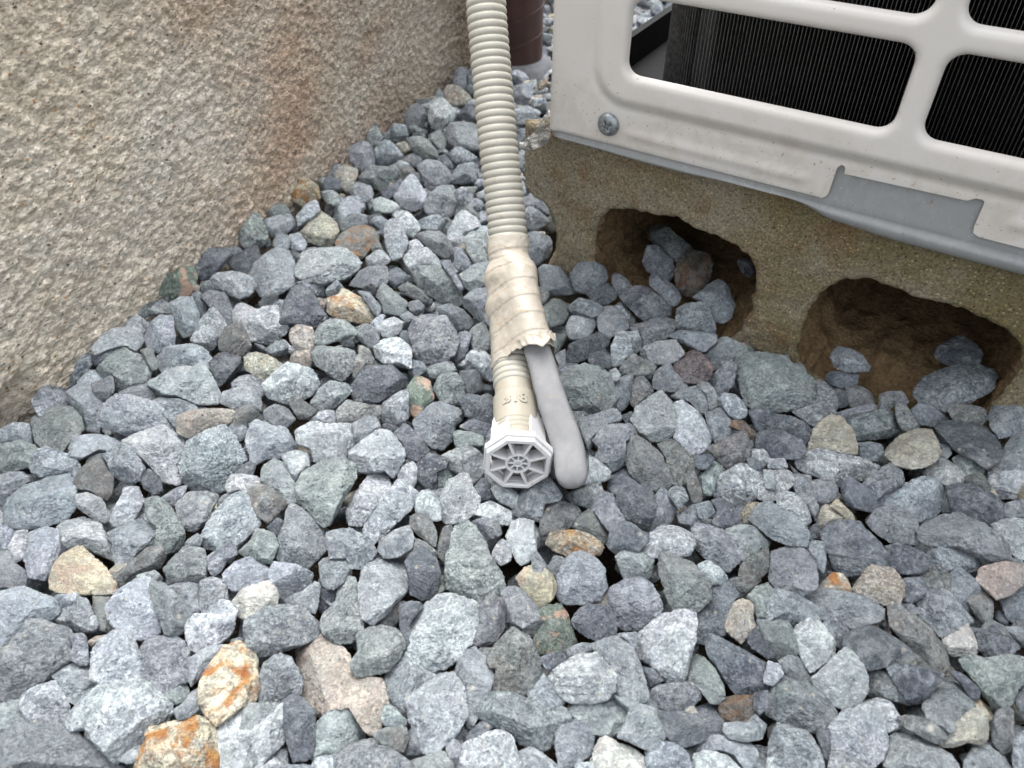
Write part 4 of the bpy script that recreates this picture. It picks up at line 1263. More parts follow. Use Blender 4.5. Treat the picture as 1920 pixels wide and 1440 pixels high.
    ou = densify(outl, 4.0, 1.4, 0.12, 5)
    P2, F2, _d = plate(ou, [], 2.2)
    pl0 = fp(-0.006, 0.1, FOUT - 0.004)
    nrm = np.array([0.25, 1.0, -0.35]); nrm /= np.linalg.norm(nrm)
    V = np.array([at_plane(x, y, pl0, nrm) for x, y in P2])
    V = V + nrm * (0.0040 * fbm(np.c_[P2 * 0.035, np.zeros(len(P2))], 3))[:, None]
    fo = mesh_obj("clear_film", V, F2, M_FILM, root)
    fo.modifiers.new("thick", 'SOLIDIFY').thickness = 0.0002
    return root

# ---------------------------------------------------------------- sweeps
def catmull(P, n):
    P = np.asarray(P, float)
    Q = np.r_[[2 * P[0] - P[1]], P, [2 * P[-1] - P[-2]]]
    out = []
    for i in range(1, len(Q) - 2):
        for k in range(n):
            t = k / n
            a, b, c, d = Q[i - 1], Q[i], Q[i + 1], Q[i + 2]
            out.append(0.5 * ((2 * b) + (-a + c) * t + (2 * a - 5 * b + 4 * c - d) * t * t + (-a + 3 * b - 3 * c + d) * t ** 3))
    out.append(Q[-2])
    return np.array(out)
def arclen(P):
    return np.r_[0, np.cumsum(np.linalg.norm(np.diff(P, axis=0), axis=1))]
def resample(P, ds=None, S=None):
    L = arclen(P)
    if S is None: S = np.arange(0, L[-1], ds)
    return np.stack([np.interp(S, L, P[:, i]) for i in range(3)], 1), S
def frames(P):
    T = np.gradient(P, axis=0); T /= np.linalg.norm(T, axis=1)[:, None]
    u = np.cross(T[0], [0.0, 0.0, 1.0])
    if np.linalg.norm(u) < 0.2: u = np.cross(T[0], [0, 1.0, 0])
    u /= np.linalg.norm(u)
    U = [u]
    for i in range(1, len(P)):
        u = U[-1] - T[i] * np.dot(U[-1], T[i]); u /= np.linalg.norm(u); U.append(u)
    U = np.array(U)
    return T, U, np.cross(U, T)
def sweep(P, rad, nseg, cap=True, sq=None):
    T, U, W = frames(P)
    an = np.linspace(0, 2 * np.pi, nseg, endpoint=False)
    rad = np.asarray(rad)
    if rad.ndim == 1: rad = rad[:, None] * np.ones(nseg)
    V = P[:, None] + rad[..., None] * (np.cos(an)[None, :, None] * U[:, None] + np.sin(an)[None, :, None] * W[:, None])
    n = len(P)
    i = np.arange(n - 1)[:, None] * nseg; j = np.arange(nseg)[None]
    j2 = (j + 1) % nseg
    Fc = np.stack([i + j, i + j2, i + nseg + j2, i + nseg + j], -1).reshape(-1, 4)
    V = V.reshape(-1, 3)
    if cap:
        return V, [tuple(f) for f in Fc] + [tuple(range(nseg))[::-1], tuple((n - 1) * nseg + k for k in range(nseg))]
    return V, Fc
unit()

# ---------------------------------------------------------------- drain hose with its taped stub and insect cap
def hose():
    ctrl = [at_t(1000, -1500, .50), at_t(890, -700, .43), at_t(899, -330, .415), at_t(905, -150, .412), at_t(911, 0, .416), at_t(919, 100, .420), at_t(932, 250, .424), at_t(952, 440, .429), at_t(953, 560, .424), at_t(961, 680, .411), at_t(967, 780, .392), at_t(971, 872, .371)]
    path = catmull(ctrl, 30)
    L = arclen(path)
    px, py = to_px(path)
    root = empty("drain_hose", at_t(967, 780, .392) - np.array([0, 0, .012]))
    set_props(root, "ivory corrugated drain hose taped to a grey pipe stub, white cap on its end", "drain hose")
    def s_at(y):
        k = np.where(np.diff(np.sign(py - y)))[0][-1]
        t = (y - py[k]) / (py[k + 1] - py[k]); return L[k] + t * (L[k + 1] - L[k])
    # corrugated length
    s1 = s_at(727)
    PR = 0.0039
    S = np.arange(0, s1, PR / 12)
    C, _ = resample(path, S=S)
    ph = ((s1 - S) / PR) % 1.0
    prof = sstep(np.abs(ph - 0.5) * 2, 0.62, 0.98)          # grooves
    bulge = np.sqrt(np.clip(1 - (np.abs(ph - 0.5) / 0.5) ** 2.2, 0, 1))
    rad = 0.0092 + 0.0017 * bulge ** 0.8
    V, Fc = sweep(C, rad, 56, cap=False)
    mesh_obj("corrugated_tube", V, Fc, M_HOSE, root)
    # smooth end cuff
    S = np.arange(s1 - 0.002, s_at(850), 0.0004)
    C, _ = resample(path, S=S)
    a, b, c = s_at(748), s_at(806), s_at(826)
    rad = np.full(len(S), 0.0101) + 0.0012 * sstep(S, a - .0006, a + .0008)
    rb = 0.0113
    for q in (806, 815, 824):
        rad -= 0.0006 * np.exp(-((S - s_at(q)) / 0.0006) ** 2)
    V, Fc = sweep(C, rad, 72, cap=False)
    cuff = mesh_obj("hose_cuff", V, Fc, M_CUFF, root)
    # raised size mark
    sm_ = s_at(772)
    T, U, W = frames(C)
    k = int((sm_ - S[0]) / 0.0004)
    c0, t0 = C[k], T[k]
    up = CAM - c0; up -= t0 * np.dot(up, t0); up /= np.linalg.norm(up)
    side = np.cross(t0, up)
    if side[0] < 0: side = -side
    cu = bpy.data.curves.new("size_mark", 'FONT')
    cu.body = "\u00f818"; cu.size = 0.0082; cu.align_x = 'CENTER'; cu.align_y = 'CENTER'; cu.extrude = 0.00022; cu.bevel_depth = 0.00015; cu.offset = 0.0001; cu.resolution_u = 4
    tmp = bpy.data.objects.new("tmp", cu); COL.objects.link(tmp)
    bpy.context.view_layer.update()
    me = bpy.data.meshes.new_from_object(tmp.evaluated_get(bpy.context.evaluated_depsgraph_get()))
    bpy.data.objects.remove(tmp)
    rr_ = 0.0113
    V = []
    for v in me.vertices:
        an = v.co.x / rr_
        rr2 = rr_ + 0.00030 + v.co.z
        V.append(C[int(k - v.co.y / 0.0004)] + side * math.sin(an) * rr2 + up * math.cos(an) * rr2)
    Fx = [tuple(p.vertices) for p in me.polygons]
    mesh_obj("size_mark", V, Fx, M_CUFF, cuff, smooth=False, origin=None)
    # grey stub
    sp = catmull([at_t(975, 505, .416), at_t(981, 560, .409), at_t(1009, 660, .397), at_t(1035, 750, .385), at_t(1062, 830, .377), at_t(1070, 872, .372), at_t(1073, 917, .368)], 24)
    C, S = resample(sp, ds=0.0006)
    e = S[-1] - S
    rad = 0.0070 + 0.0010 * sstep(S, 0.055, 0.11)
    rad = rad * np.sqrt(np.clip(1 - (1 - np.clip(e / 0.0085, 0, 1)) ** 2.4, 0.0004, 1))
    an = np.linspace(0, 2 * np.pi, 56, endpoint=False)
    _T, _U, _W = frames(C)
    vw = CAM - C; vw = vw - _T * np.sum(vw * _T, 1)[:, None]; vw /= np.linalg.norm(vw, axis=1)[:, None]
    dirs = np.cos(an)[None, :, None] * _U[:, None] + np.sin(an)[None, :, None] * _W[:, None]
    cv = np.sum(dirs * vw[:, None], 2); cw = np.sqrt(np.clip(1 - cv ** 2, 0, 1))
    sq_ = (np.abs(cv / 0.62) ** 4.5 + np.abs(cw / 0.99) ** 4.5) ** (-1 / 4.5)      # flattened, square-shouldered section
    V, Fc = sweep(C, rad[:, None] * sq_, 56)
    V = V + 0.0003 * fbm(V * 90, 2)[:, None] * np.array([1, 1, 1])
    mesh_obj("pipe_stub", V, Fc, M_STUB, root)
    # tape wound round both
    nT = 150
    yh = np.linspace(446, 688, nT); ys = np.linspace(452, 655, nT)
    hC = np.array([resample(path, S=[s_at(y)])[0][0] for y in yh])
    Ls = arclen(sp); sx, sy = to_px(sp)
    sC = np.array([resample(sp, S=[np.interp(y, sy, Ls)])[0][0] for y in np.maximum(ys, 506)])
    fwd = np.gradient(hC, axis=0); fwd /= np.linalg.norm(fwd, axis=1)[:, None]
    na = 110
    V = []
    an = np.linspace(0, 2 * np.pi, na, endpoint=False)
    for i in range(nT):
        t = i / (nT - 1)
        f = fwd[i]
        u = np.cross(f, [0, 0, 1.0]); u /= np.linalg.norm(u); v = np.cross(u, f)
        wS = float(sstep(t, 0.10, 0.30))
        cH = hC[i]; cS = cH * (1 - wS) + sC[i] * wS
        cS = cS + f * np.dot(cH - cS, f) * 0.0
        rH = 0.0114; rS = (0.0105 * (1 - wS) + 0.0090 * wS)
        ring = []
        cs2 = np.array([np.dot(cS - cH, u), np.dot(cS - cH, v)])
        A = np.stack([np.cos(an), np.sin(an)], 1)
        # hull of two circles as a star-shaped outline around their common centre, resampled by angle
        cen = cs2 * 0.45
        th = np.linspace(0, 2 * np.pi, 360, endpoint=False)
        N2 = np.stack([np.cos(th), np.sin(th)], 1)
        h0 = rH - N2 @ cen; h1 = rS + N2 @ (cs2 - cen)
        sup = np.maximum(h0, h1)
        # distance along each direction = min over normals of h / cos
        cosm = A @ N2.T
        with np.errstate(divide='ignore'):
            rr = np.where(cosm > 0.05, sup[None] / np.maximum(cosm, 0.05), 9).min(1)
        P2 = cen + A * rr[:, None]
        V.append(cH + P2[:, :1] * u + P2[:, 1:] * v)
    V = np.array(V)
    # wrinkles, turns and a fold on the left side
    T_, A_ = np.meshgrid(np.linspace(0, 1, nT), an, indexing='ij')
    q = np.stack([np.cos(A_) * 1.6, np.sin(A_) * 1.6, T_ * 9], -1)
    cenr = V.mean(1, keepdims=True)
    rd = V - cenr; rd /= np.linalg.norm(rd, axis=2)[..., None]
    dsp = 0.00035 * fbm(q, 3) + 0.00045 * (((T_ * 6.5 + A_ / (2 * np.pi)) % 1.0) - 0.5)
    left = sstep(-np.cos(A_ - 0.0), 0.2, 1.0)               # side facing -x gets the pleats
    u0 = np.cross(fwd[nT // 2], [0, 0, 1.0])
    lsgn = -1 if u0[0] > 0 else 1
    left = sstep(lsgn * np.cos(A_), 0.1, 0.9)
    dsp += left * (0.0024 * np.exp(-((T_ - 0.33) / 0.07) ** 2) + 0.0017 * np.exp(-((T_ - 0.54) / 0.08) ** 2) - 0.0007 * np.abs(np.sin(T_ * 34 + A_ * 5 + 0.8 * gnoise(q * 0.6))) * sstep(T_, 0.3, 0.5))
    dsp += -0.0006 * np.exp(-((T_ - 0.20) / 0.015) ** 2)
    V = V + rd * dsp[..., None]
    # ragged lower edge: right side stops earlier
    end = V[-1].copy()
    for k in range(na):
        rg = 0.0016 * gnoise(np.array([an[k] * 3, 1.7, 0.3])) + 0.001 * gnoise(np.array([an[k] * 9, 4.7, 0.3]))
        for i in range(nT - 16, nT):
            V[i, k] += fwd[-1] * rg * (i - (nT - 17)) / 16
    cutT = np.cos(A_)
    n = nT; i = np.arange(n - 1)[:, None] * na; j = np.arange(na)[None]; j2 = (j + 1) % na
    Fc = np.stack([i + j, i + j2, i + na + j2, i + na + j], -1).reshape(-1, 4)
    o = mesh_obj("tape_wrap", V.reshape(-1, 3), Fc, M_TAPE, root)
    sl = o.modifiers.new("thick", 'SOLIDIFY'); sl.thickness = 0.0004; sl.offset = 1
    # loose torn flap of tape over the stub
    fl = []
    base_i = nT - 1
    c1 = resample(sp, S=[np.interp(652, sy, Ls)])[0][0]
    f = np.gradient(sp, axis=0)[np.searchsorted(sy, 652)]; f /= np.linalg.norm(f)
    u = np.cross(f, [0, 0, 1.0]); u /= np.linalg.norm(u)
    if u[0] < 0: u = -u
    v = np.cross(u, f); v = v if v[2] > 0 else -v
    outl = [(-1.15, -.004), (-.9, .0012), (-.55, .0020), (-.25, .0034), (0.0, .0056), (.25, .0036), (.5, .0008), (.65, .0022), (.9, .0020), (1.2, -.001), (1.25, -.005)]
    nn = 60; V = []; Fq = []
    xs = np.linspace(-1.2, 1.3, nn)
    ends = np.interp(xs, [p[0] for p in outl], [p[1] for p in outl])
    for i in range(nn):
        for j in range(9):
            dj = -0.005 + (ends[i] + 0.005) * j / 8
            lift = 0.0101 + 0.0016 * (j / 8) ** 2 * (1 + 1.2 * gnoise(np.array([xs[i] * 3, 0.2, 5.5]))) + 0.0007 * gnoise(np.array([xs[i] * 5, j * .3, 1.5]))
            V.append(c1 + f * dj + (u * math.sin(xs[i]) + v * math.cos(xs[i])) * lift)
    for i in range(nn - 1):
        for j in range(8): Fq.append((i * 9 + j, i * 9 + j + 1, (i + 1) * 9 + j + 1, (i + 1) * 9 + j))
    o2 = mesh_obj("loose_flap", V, Fq, M_TAPE, o)
    o2.modifiers.new("thick", 'SOLIDIFY').thickness = 0.0003
    # white octagonal insect cap
    C, _ = resample(path, S=[s_at(866), s_at(868)])
    ax = np.array([0.01, -0.993, 0.09]); ax /= np.linalg.norm(ax)
    O_ = at_t(971, 872, .371)
    right = np.cross([0, 0, 1.0], -ax); right = np.cross(-ax, np.array([0, 0, 1.0])); right /= np.linalg.norm(right)
    if right[0] < 0: right = -right
    upv = np.cross(right, -ax); upv = upv if upv[2] > 0 else -upv
    rl = R(-5)
    r2 = right * math.cos(rl) + upv * math.sin(rl); u2 = -right * math.sin(rl) + upv * math.cos(rl)
    def L_(x, y, z): return O_ + r2 * x + u2 * y + ax * z       # z towards the viewer
    cap = MB()
    def octo(ap):
        r_ = ap / math.cos(math.pi / 8)
        return [(r_ * math.cos(R(22.5 + 45 * k)), r_ * math.sin(R(22.5 + 45 * k))) for k in range(8)]
    def ring(o1, i1, z0, z1, tp=0.0):
        a, b = octo(o1), octo(i1)
        a2 = octo(o1 - tp)
        V = [L_(x, y, z0) for x, y in a] + [L_(x, y, z0) for x, y in b] + [L_(x, y, z1) for x, y in a2] + [L_(x, y, z1) for x, y in b]
        Fq = []
        for k in range(8):
            k2 = (k + 1) % 8
            Fq += [(k, k2, 16 + k2, 16 + k), (8 + k2, 8 + k, 24 + k, 24 + k2), (16 + k, 16 + k2, 24 + k2, 24 + k), (k2, k, 8 + k, 8 + k2)]
        return V, Fq
    cap.add(*ring(0.0165, 0.0133, -0.0065, -0.0028))
    cap.add(*ring(0.0157, 0.0133, -0.0026, 0.0, 0.0003))
    capo = cap.build("end_cap", M_CAP, root, bevel=0.0004)
    wg = MB()
    # four prongs stand on the slanting sides of the collar and grip the cuff
    for k_, inner in ((45, 1), (135, -1), (225, 1), (315, -1)):
        wg = MB()
        a_ = R(k_); nx, ny = math.cos(a_), math.sin(a_)
        tx, ty = -ny * inner, nx * inner                     # along the side, towards the top (or bottom) centre
        prof = [(-.0062, -.0060), (.0060, -.0060), (.0052, -.0340), (.0040, -.0365), (.0026, -.0355), (-.0050, -.0260), (-.0056, -.0210)]
        pts = []
        for q_, zz in prof:
            r_ = 0.0138 + 0.0006 * (zz + .006) / .022
            pts.append(L_(nx * r_ + tx * q_, ny * r_ + ty * q_, zz))
        wg.prism(pts, (r2 * nx + u2 * ny) * -0.0016)
        wg.build("cap_prong", M_CAP, capo, bevel=0.0004)
    gr = MB()
    def spoke(ang, r0, r1, wd_, z0, z1):
        ca, sa = math.cos(ang), math.sin(ang)
        pts = [(r0, -wd_), (r1, -wd_), (r1, wd_), (r0, wd_)]
        gr.prism([L_(x * ca - y * sa, x * sa + y * ca, z0) for x, y in pts], ax * (z1 - z0))
    for k in range(8): spoke(R(22.5 + 45 * k), 0.0060, 0.0142, 0.00072, -0.0075, -0.0004)
    for k in range(8): spoke(R(45 * k), 0.0016, 0.0052, 0.00042, -0.0045, -0.0009)
    def tube(r0, r1, z0, z1, n=48):
        V = []; Fq = []
        for r_, z_ in ((r0, z0), (r1, z0), (r1, z1), (r0, z1)):
            V += [L_(r_ * math.cos(2 * math.pi * k / n), r_ * math.sin(2 * math.pi * k / n), z_) for k in range(n)]
        for m in range(4):
            a, b = m * n, ((m + 1) % 4) * n
            Fq += [(a + k, a + (k + 1) % n, b + (k + 1) % n, b + k) for k in range(n)]
        gr.add(V, Fq)
    tube(0.0049, 0.0062, -0.0075, -0.0006)
    tube(0.0012, 0.0023, -0.0050, -0.0007)
    gr.prism([L_(0.00125 * math.cos(a), 0.00125 * math.sin(a), -0.0030) for a in np.linspace(0, 2 * math.pi, 20, endpoint=False)], ax * 0.0012)
    g_o = gr.build("cap_grille", M_CAP, capo, bevel=0.0002, segs=1)
    # inner sleeve seen through the grille
    sl_ = MB()
    n = 48; V = []; Fq = []
    for r_, z_ in ((0.0120, -0.0066), (0.0092, -0.0145), (0.0090, -0.026), (0.0100, -0.026), (0.0128, -0.0066)):
        V += [L_(r_ * math.cos(2 * math.pi * k / n), r_ * math.sin(2 * math.pi * k / n), z_) for k in range(n)]
    for m in range(4):
        a, b = m * n, (m + 1) * n
        Fq += [(a + k, a + (k + 1) % n, b + (k + 1) % n, b + k) for k in range(n)]
    sl_.add(V, Fq)
    s_o = sl_.build("cap_sleeve", M_CUFF, capo, smooth=True)
hose()

# ---------------------------------------------------------------- maroon downpipe in the corner
def downpipe():
    c = np.array([0.004, 0.846, 0])
    root = empty("downpipe", (c[0], c[1], 0))
    set_props(root, "maroon plastic downpipe standing in the gravel behind the drain hose", "downpipe")
    S = np.arange(-0.02, 0.9, 0.004)
    P = np.c_[np.full(len(S), c[0]), np.full(len(S), c[1]), S]
    rad = np.full(len(S), 0.0285)
    V, Fc = sweep(P, rad, 64)
    o = mesh_obj("pipe", V, Fc, M_PIPE, root)
    # faint slanted mould lines spiralling round the pipe
    for k, (z0, sl) in enumerate(((0.022, 0.010), (0.047, 0.012), (0.078, 0.016), (0.12, 0.016))):
        an = np.linspace(0, 2 * np.pi, 90)
        Pl = np.c_[c[0] + 0.0286 * np.cos(an), c[1] + 0.0286 * np.sin(an), z0 + sl * 0.9 * np.cos(an)]
        V, Fc = sweep(Pl, np.full(len(Pl), 0.0005), 6)
        r_ = mesh_obj("mould_line", V, Fc, M_PIPE, o)
    V = []; Fq = []
    n = 60; prev = None
    for j, (r_, z_) in enumerate(((0.027, 0.004), (0.032, 0.002), (0.038, -0.003), (0.042, -0.012))):
        for k in range(n):
            a = 2 * math.pi * k / n
            rn = r_ * (1 + 0.12 * j / 3 * float(gnoise(np.array([math.cos(a) * 2, math.sin(a) * 2, j * .2]))))
            V.append((c[0] + rn * math.cos(a), c[1] + rn * math.sin(a), z_))
        if j: Fq += [((j - 1) * n + k, (j - 1) * n + (k + 1) % n, j * n + (k + 1) % n, j * n + k) for k in range(n)]
    mesh_obj("mortar_collar", V, Fq, M_MORTAR, root)
downpipe()
# ================================================================ the gravel
TINT = {'G': (.270, .292, .325), 'B': (.430, .465, .520), 'P': (.480, .507, .542), 'D': (.150, .164, .192), 'E': (.262, .292, .298),  # stone colours, with the brighter left and shaded right put in as well
        'K': (.200, .210, .215), 'M': (.238, .252, .276), 'L': (.54, .52, .46), 'W': (.74, .73, .70), 'C': (.70, .64, .50),
        'O': (.66, .59, .47), 'T': (.50, .445, .405), 'R': (.150, .128, .112), 'Q': (.25, .205, .215), 'Y': (.42, .38, .31),
        'N': (.30, .30, .28), 'F': (.225, .275, .235)}
EXTRA = {'O': (.90, 0, 0), 'C': (.12, .5, 0), 'N': (.65, 0, 0), 'Y': (.75, 0, .3), 'F': (0, .95, .2), 'T': (0, .15, .6), 'M': (0, 0, .55),
         'K': (.06, 0, .3), 'R': (.25, .0, 0), 'Q': (0, .30, .1), 'L': (.08, .15, 0), 'W': (0, .12, 0)}
WORD = {'G': "mid grey", 'B': "blue-grey", 'P': "pale grey", 'D': "dark slate", 'E': "greenish grey", 'K': "dark olive-grey", 'M': "mauve-grey",
        'L': "off-white", 'W': "white", 'C': "cream", 'O': "orange", 'T': "beige", 'R': "brown", 'Q': "pinkish", 'Y': "golden", 'N': "stained", 'F': "green"}
def ico(level):
    import bmesh
    bm = bmesh.new(); bmesh.ops.create_icosphere(bm, subdivisions=level, radius=1.0)
    V = np.array([v.co[:] for v in bm.verts]); Fc = np.array([[v.index for v in f.verts] for f in bm.faces]); bm.free()
    return V, Fc
ICO = {k: ico(k) for k in (4, 5, 3)}         # 642, 2562, 162 vertices
ICO = {'top': ico(6), 'hi': ico(5), 'mid': ico(4), 'lo': ico(3)}
def hull2(P):
    P = sorted(map(tuple, P))
    def half(p):
        h = []
        for q in p:
            while len(h) > 1 and (h[-1][0] - h[-2][0]) * (q[1] - h[-2][1]) - (h[-1][1] - h[-2][1]) * (q[0] - h[-2][0]) <= 0: h.pop()
            h.append(q)
        return h
    a, b = half(P), half(P[::-1])
    return np.array(a[:-1] + b[:-1])
def rock(poly2, top, rng, level, nz=1.0):
    """poly2: outline in the (a, b) plane about its centre; returns points (a, b, c), c towards the top"""
    V, Fc = ICO[level]
    H = hull2(poly2)
    Rm = math.sqrt(abs(0.5 * np.sum(H[:, 0] * np.roll(H[:, 1], -1) - np.roll(H[:, 0], -1) * H[:, 1])) / math.pi)
    cov = np.cov(poly2.T); ev, ew = np.linalg.eigh(cov); st = np.clip(np.sqrt(ev / ev.mean()), 0.55, 1.6)
    M = ew @ np.diag(st) @ ew.T
    D = V.copy(); D[:, :2] = D[:, :2] @ M; D[:, 2] *= 0.85
    D /= np.linalg.norm(D, axis=1)[:, None]
    rho = np.hypot(D[:, 0], D[:, 1]) + 1e-9
    th = np.arctan2(D[:, 1], D[:, 0])
    # exact (possibly hollow-sided) outline as a function of the angle
    n = len(poly2)
    rr = np.zeros(720)
    ta = np.linspace(-np.pi, np.pi, 720, endpoint=False)
    for i in range(n):
        a, b = poly2[i], poly2[(i + 1) % n]
        e = b - a
        cs, sn = np.cos(ta), np.sin(ta)
        den = cs * e[1] - sn * e[0]
        with np.errstate(all='ignore'):
            t = (a[0] * e[1] - a[1] * e[0]) / den
            u = (a[0] * sn - a[1] * cs) / den
        ok = (t > 0) & (u >= -1e-6) & (u <= 1 + 1e-6)
        rr[ok] = np.maximum(rr[ok], t[ok])
    rr[rr == 0] = Rm * 0.5
    rim = np.interp(th, np.r_[ta, np.pi], np.r_[rr, rr[0]])
    terms = [rho / rim * 0.995]
    # facets above and below, hinged on the outline
    m = len(H)
    for i in range(m):
        a, b = H[i], H[(i + 1) % m]
        e = b - a; L = np.linalg.norm(e)
        if L < 0.12 * Rm: continue
        nrm = np.array([e[1], -e[0]]) / L
        h = nrm @ a
        if h < 0: nrm = -nrm; h = -h
        al = rng.choice([rng.uniform(3, 16), rng.uniform(22, 60)], p=[0.72, 0.28])
        al = R(al); ct = math.cos(al)
        terms.append((D[:, :2] @ nrm * ct + D[:, 2] * math.sin(al)) / (h * ct))
        al = -R(rng.uniform(8, 40)); ct = math.cos(al)
        terms.append((D[:, :2] @ nrm * ct + D[:, 2] * math.sin(al)) / (h * ct))
    # broad fracture faces that bite into the rim
    az0 = rng.uniform(0, 2 * np.pi); nf = rng.randint(3, 6)
    for k in range(nf):
        az = az0 + 2 * np.pi * (k + rng.uniform(-.28, .28)) / nf
        mm = np.array([math.cos(az), math.sin(az)]); sup = (H @ mm).max()
        al = R(rng.uniform(32, 70)); hh = sup * math.cos(al) * rng.uniform(0.80, 0.99)
        terms.append((D[:, :2] @ mm * math.cos(al) + D[:, 2] * math.sin(al)) / hh)
    # one or two top faces, tilted
    for k in range(rng.choice([1, 2, 2, 3])):
        az = rng.uniform(0, 2 * np.pi); ti = R(rng.uniform(8, 30) if k else rng.uniform(3, 18))
        nt_ = np.array([math.cos(az) * math.sin(ti), math.sin(az) * math.sin(ti), math.cos(ti)])
        terms.append(D @ nt_ / (top * Rm * rng.uniform(0.92, 1.15)))
    az = rng.uniform(0, 2 * np.pi); nb_ = np.array([math.cos(az) * .3, math.sin(az) * .3, -.95])
    terms.append(D @ nb_ / (0.62 * Rm))
    T = np.clip(np.array(terms), 0, None)
    p = rng.uniform(70, 180)
    mx = T.max(0)
    r = 1 / (mx * (np.sum((T / mx) ** p, 0)) ** (1 / p))
    P = D * r[:, None]
    q = P / Rm + rng.uniform(-40, 40, 3)
    f1 = gnoise(q * 1.3); f2 = gnoise(q * 3.1 + 7); f3 = gnoise(q * 7.3 + 3)
    d = Rm * nz * (0.022 * f1 + 0.020 * f2 - 0.028 * np.abs(f2) + 0.022 * f3 - 0.026 * np.abs(f3) + (0.026 * gnoise(q * 15) - 0.022 * np.abs(gnoise(q * 11 + 2)) + 0.016 * gnoise(q * 31) if level in ('hi', 'top') else 0) + (0.012 * gnoise(q * 58) if level == 'top' else 0))
    # chipped ledges
    led = (q @ rng.normal(size=3)) * 1.9
    d += Rm * nz * 0.035 * (sstep(led - np.floor(led), 0.0, 0.22) - (led - np.floor(led))) * (gnoise(q * 0.9 + 11) > -0.05)
    P = P + D * d[:, None]
    return P, Fc
# --- outlines read from the photograph, 2.5 px grid, tile by tile
stones = []
ox = oy = 0
for line in STONES.strip().splitlines():
    if line[0] == '@':
        ox, oy = map(int, line[1:].split()); continue
    body, _, lab = line.partition('|')
    tok = body.split()
    P = np.array([[float(v) for v in t.split(',')] for t in tok[1:]]) * 2.5 + (ox, oy)
    A = 0.5 * abs(np.sum(P[:, 0] * np.roll(P[:, 1], -1) - np.roll(P[:, 0], -1) * P[:, 1]))
    stones.append(dict(c=tok[0], P=P, A=A, lab=lab.strip(), ctr=P.mean(0)))
vis = lambda s: max(0, min(1920, s['P'][:, 0].max()) - max(0, s['P'][:, 0].min())) * max(0, min(1440, s['P'][:, 1].max()) - max(0, s['P'][:, 1].min()))
order = sorted(range(len(stones)), key=lambda i: (not stones[i]['lab'], -vis(stones[i])))
MAIN = set(order[:298])
def wall_gap(P): return float((P - WO)[:2] @ WN[:2])
def behind_face(P):
    d = P - FO
    return float(d @ FD), float(d @ FN)
def build_stone(st, rng, level):
    P = st['P']; c = (P.min(0) + P.max(0)) / 2
    # area centroid
    x, y = P[:, 0], P[:, 1]; x1, y1 = np.roll(x, -1), np.roll(y, -1); cr = x * y1 - x1 * y; a = cr.sum() / 2
    if abs(a) > 1: c = np.array([((x + x1) * cr).sum(), ((y + y1) * cr).sum()]) / (6 * a)
    z0 = rng.uniform(-0.0045, 0.0045)
    r = ray(*c); t = (z0 - CAM_H) / r[2]
    C = CAM + r * t
    s_, u_ = behind_face(C)
    if -0.03 < s_ < 0.40 and u_ > -0.004:                      # resting on the floor of a block hollow
        z0 = 0.004 + 0.10 * max(0, u_); t = (z0 - CAM_H) / r[2]; C = CAM + r * t
    toc = (CAM - C); toc /= np.linalg.norm(toc)
    up = np.array([0, 0, 1.0])
    n = 0.60 * up + 0.45 * toc + rng.normal(size=3) * 0.19
    n /= np.linalg.norm(n)
    # keep the rim of a stone beside the wall or the block outside them
    W = np.array([at_plane(px, py, C, n) for px, py in P])
    e1 = np.cross([0, 1.0, 0], n); e1 /= np.linalg.norm(e1); e2 = np.cross(n, e1)
    Q = np.stack([(W - C) @ e1, (W - C) @ e2], 1)
    Q = Q * 1.11
    Pl, Fc = rock(Q, rng.uniform(0.36, 0.62), rng, level)
    # below the rim the body narrows away from the lens
    Vw = C + Pl[:, :1] * e1 + Pl[:, 1:2] * e2 + Pl[:, 2:] * (0.55 * toc + 0.45 * n)
    # not through the wall
    g_ = (Vw - WO) @ WN
    Vw = Vw + np.clip(0.0012 - g_, 0, None)[:, None] * WN
    return Vw, Fc, C
def tints(code, rng, n=1):
    t = np.array(TINT[code]) * rng.uniform(0.86, 1.14) * (1.22 if code in 'BP' else 1.30 if code in 'GE' else 1.22 if code in 'DKM' else 1.06)
    t = t * (1 + rng.normal(size=3) * 0.012)
    ex = np.array(EXTRA.get(code, (0, 0, 0)), float)
    if code in 'GBPDE' and rng.uniform() < 0.3: ex[2] += rng.uniform(0.1, 0.5)
    return np.clip(t, 0.02, 0.9), ex, np.array([rng.uniform(), rng.uniform(), 0.5])

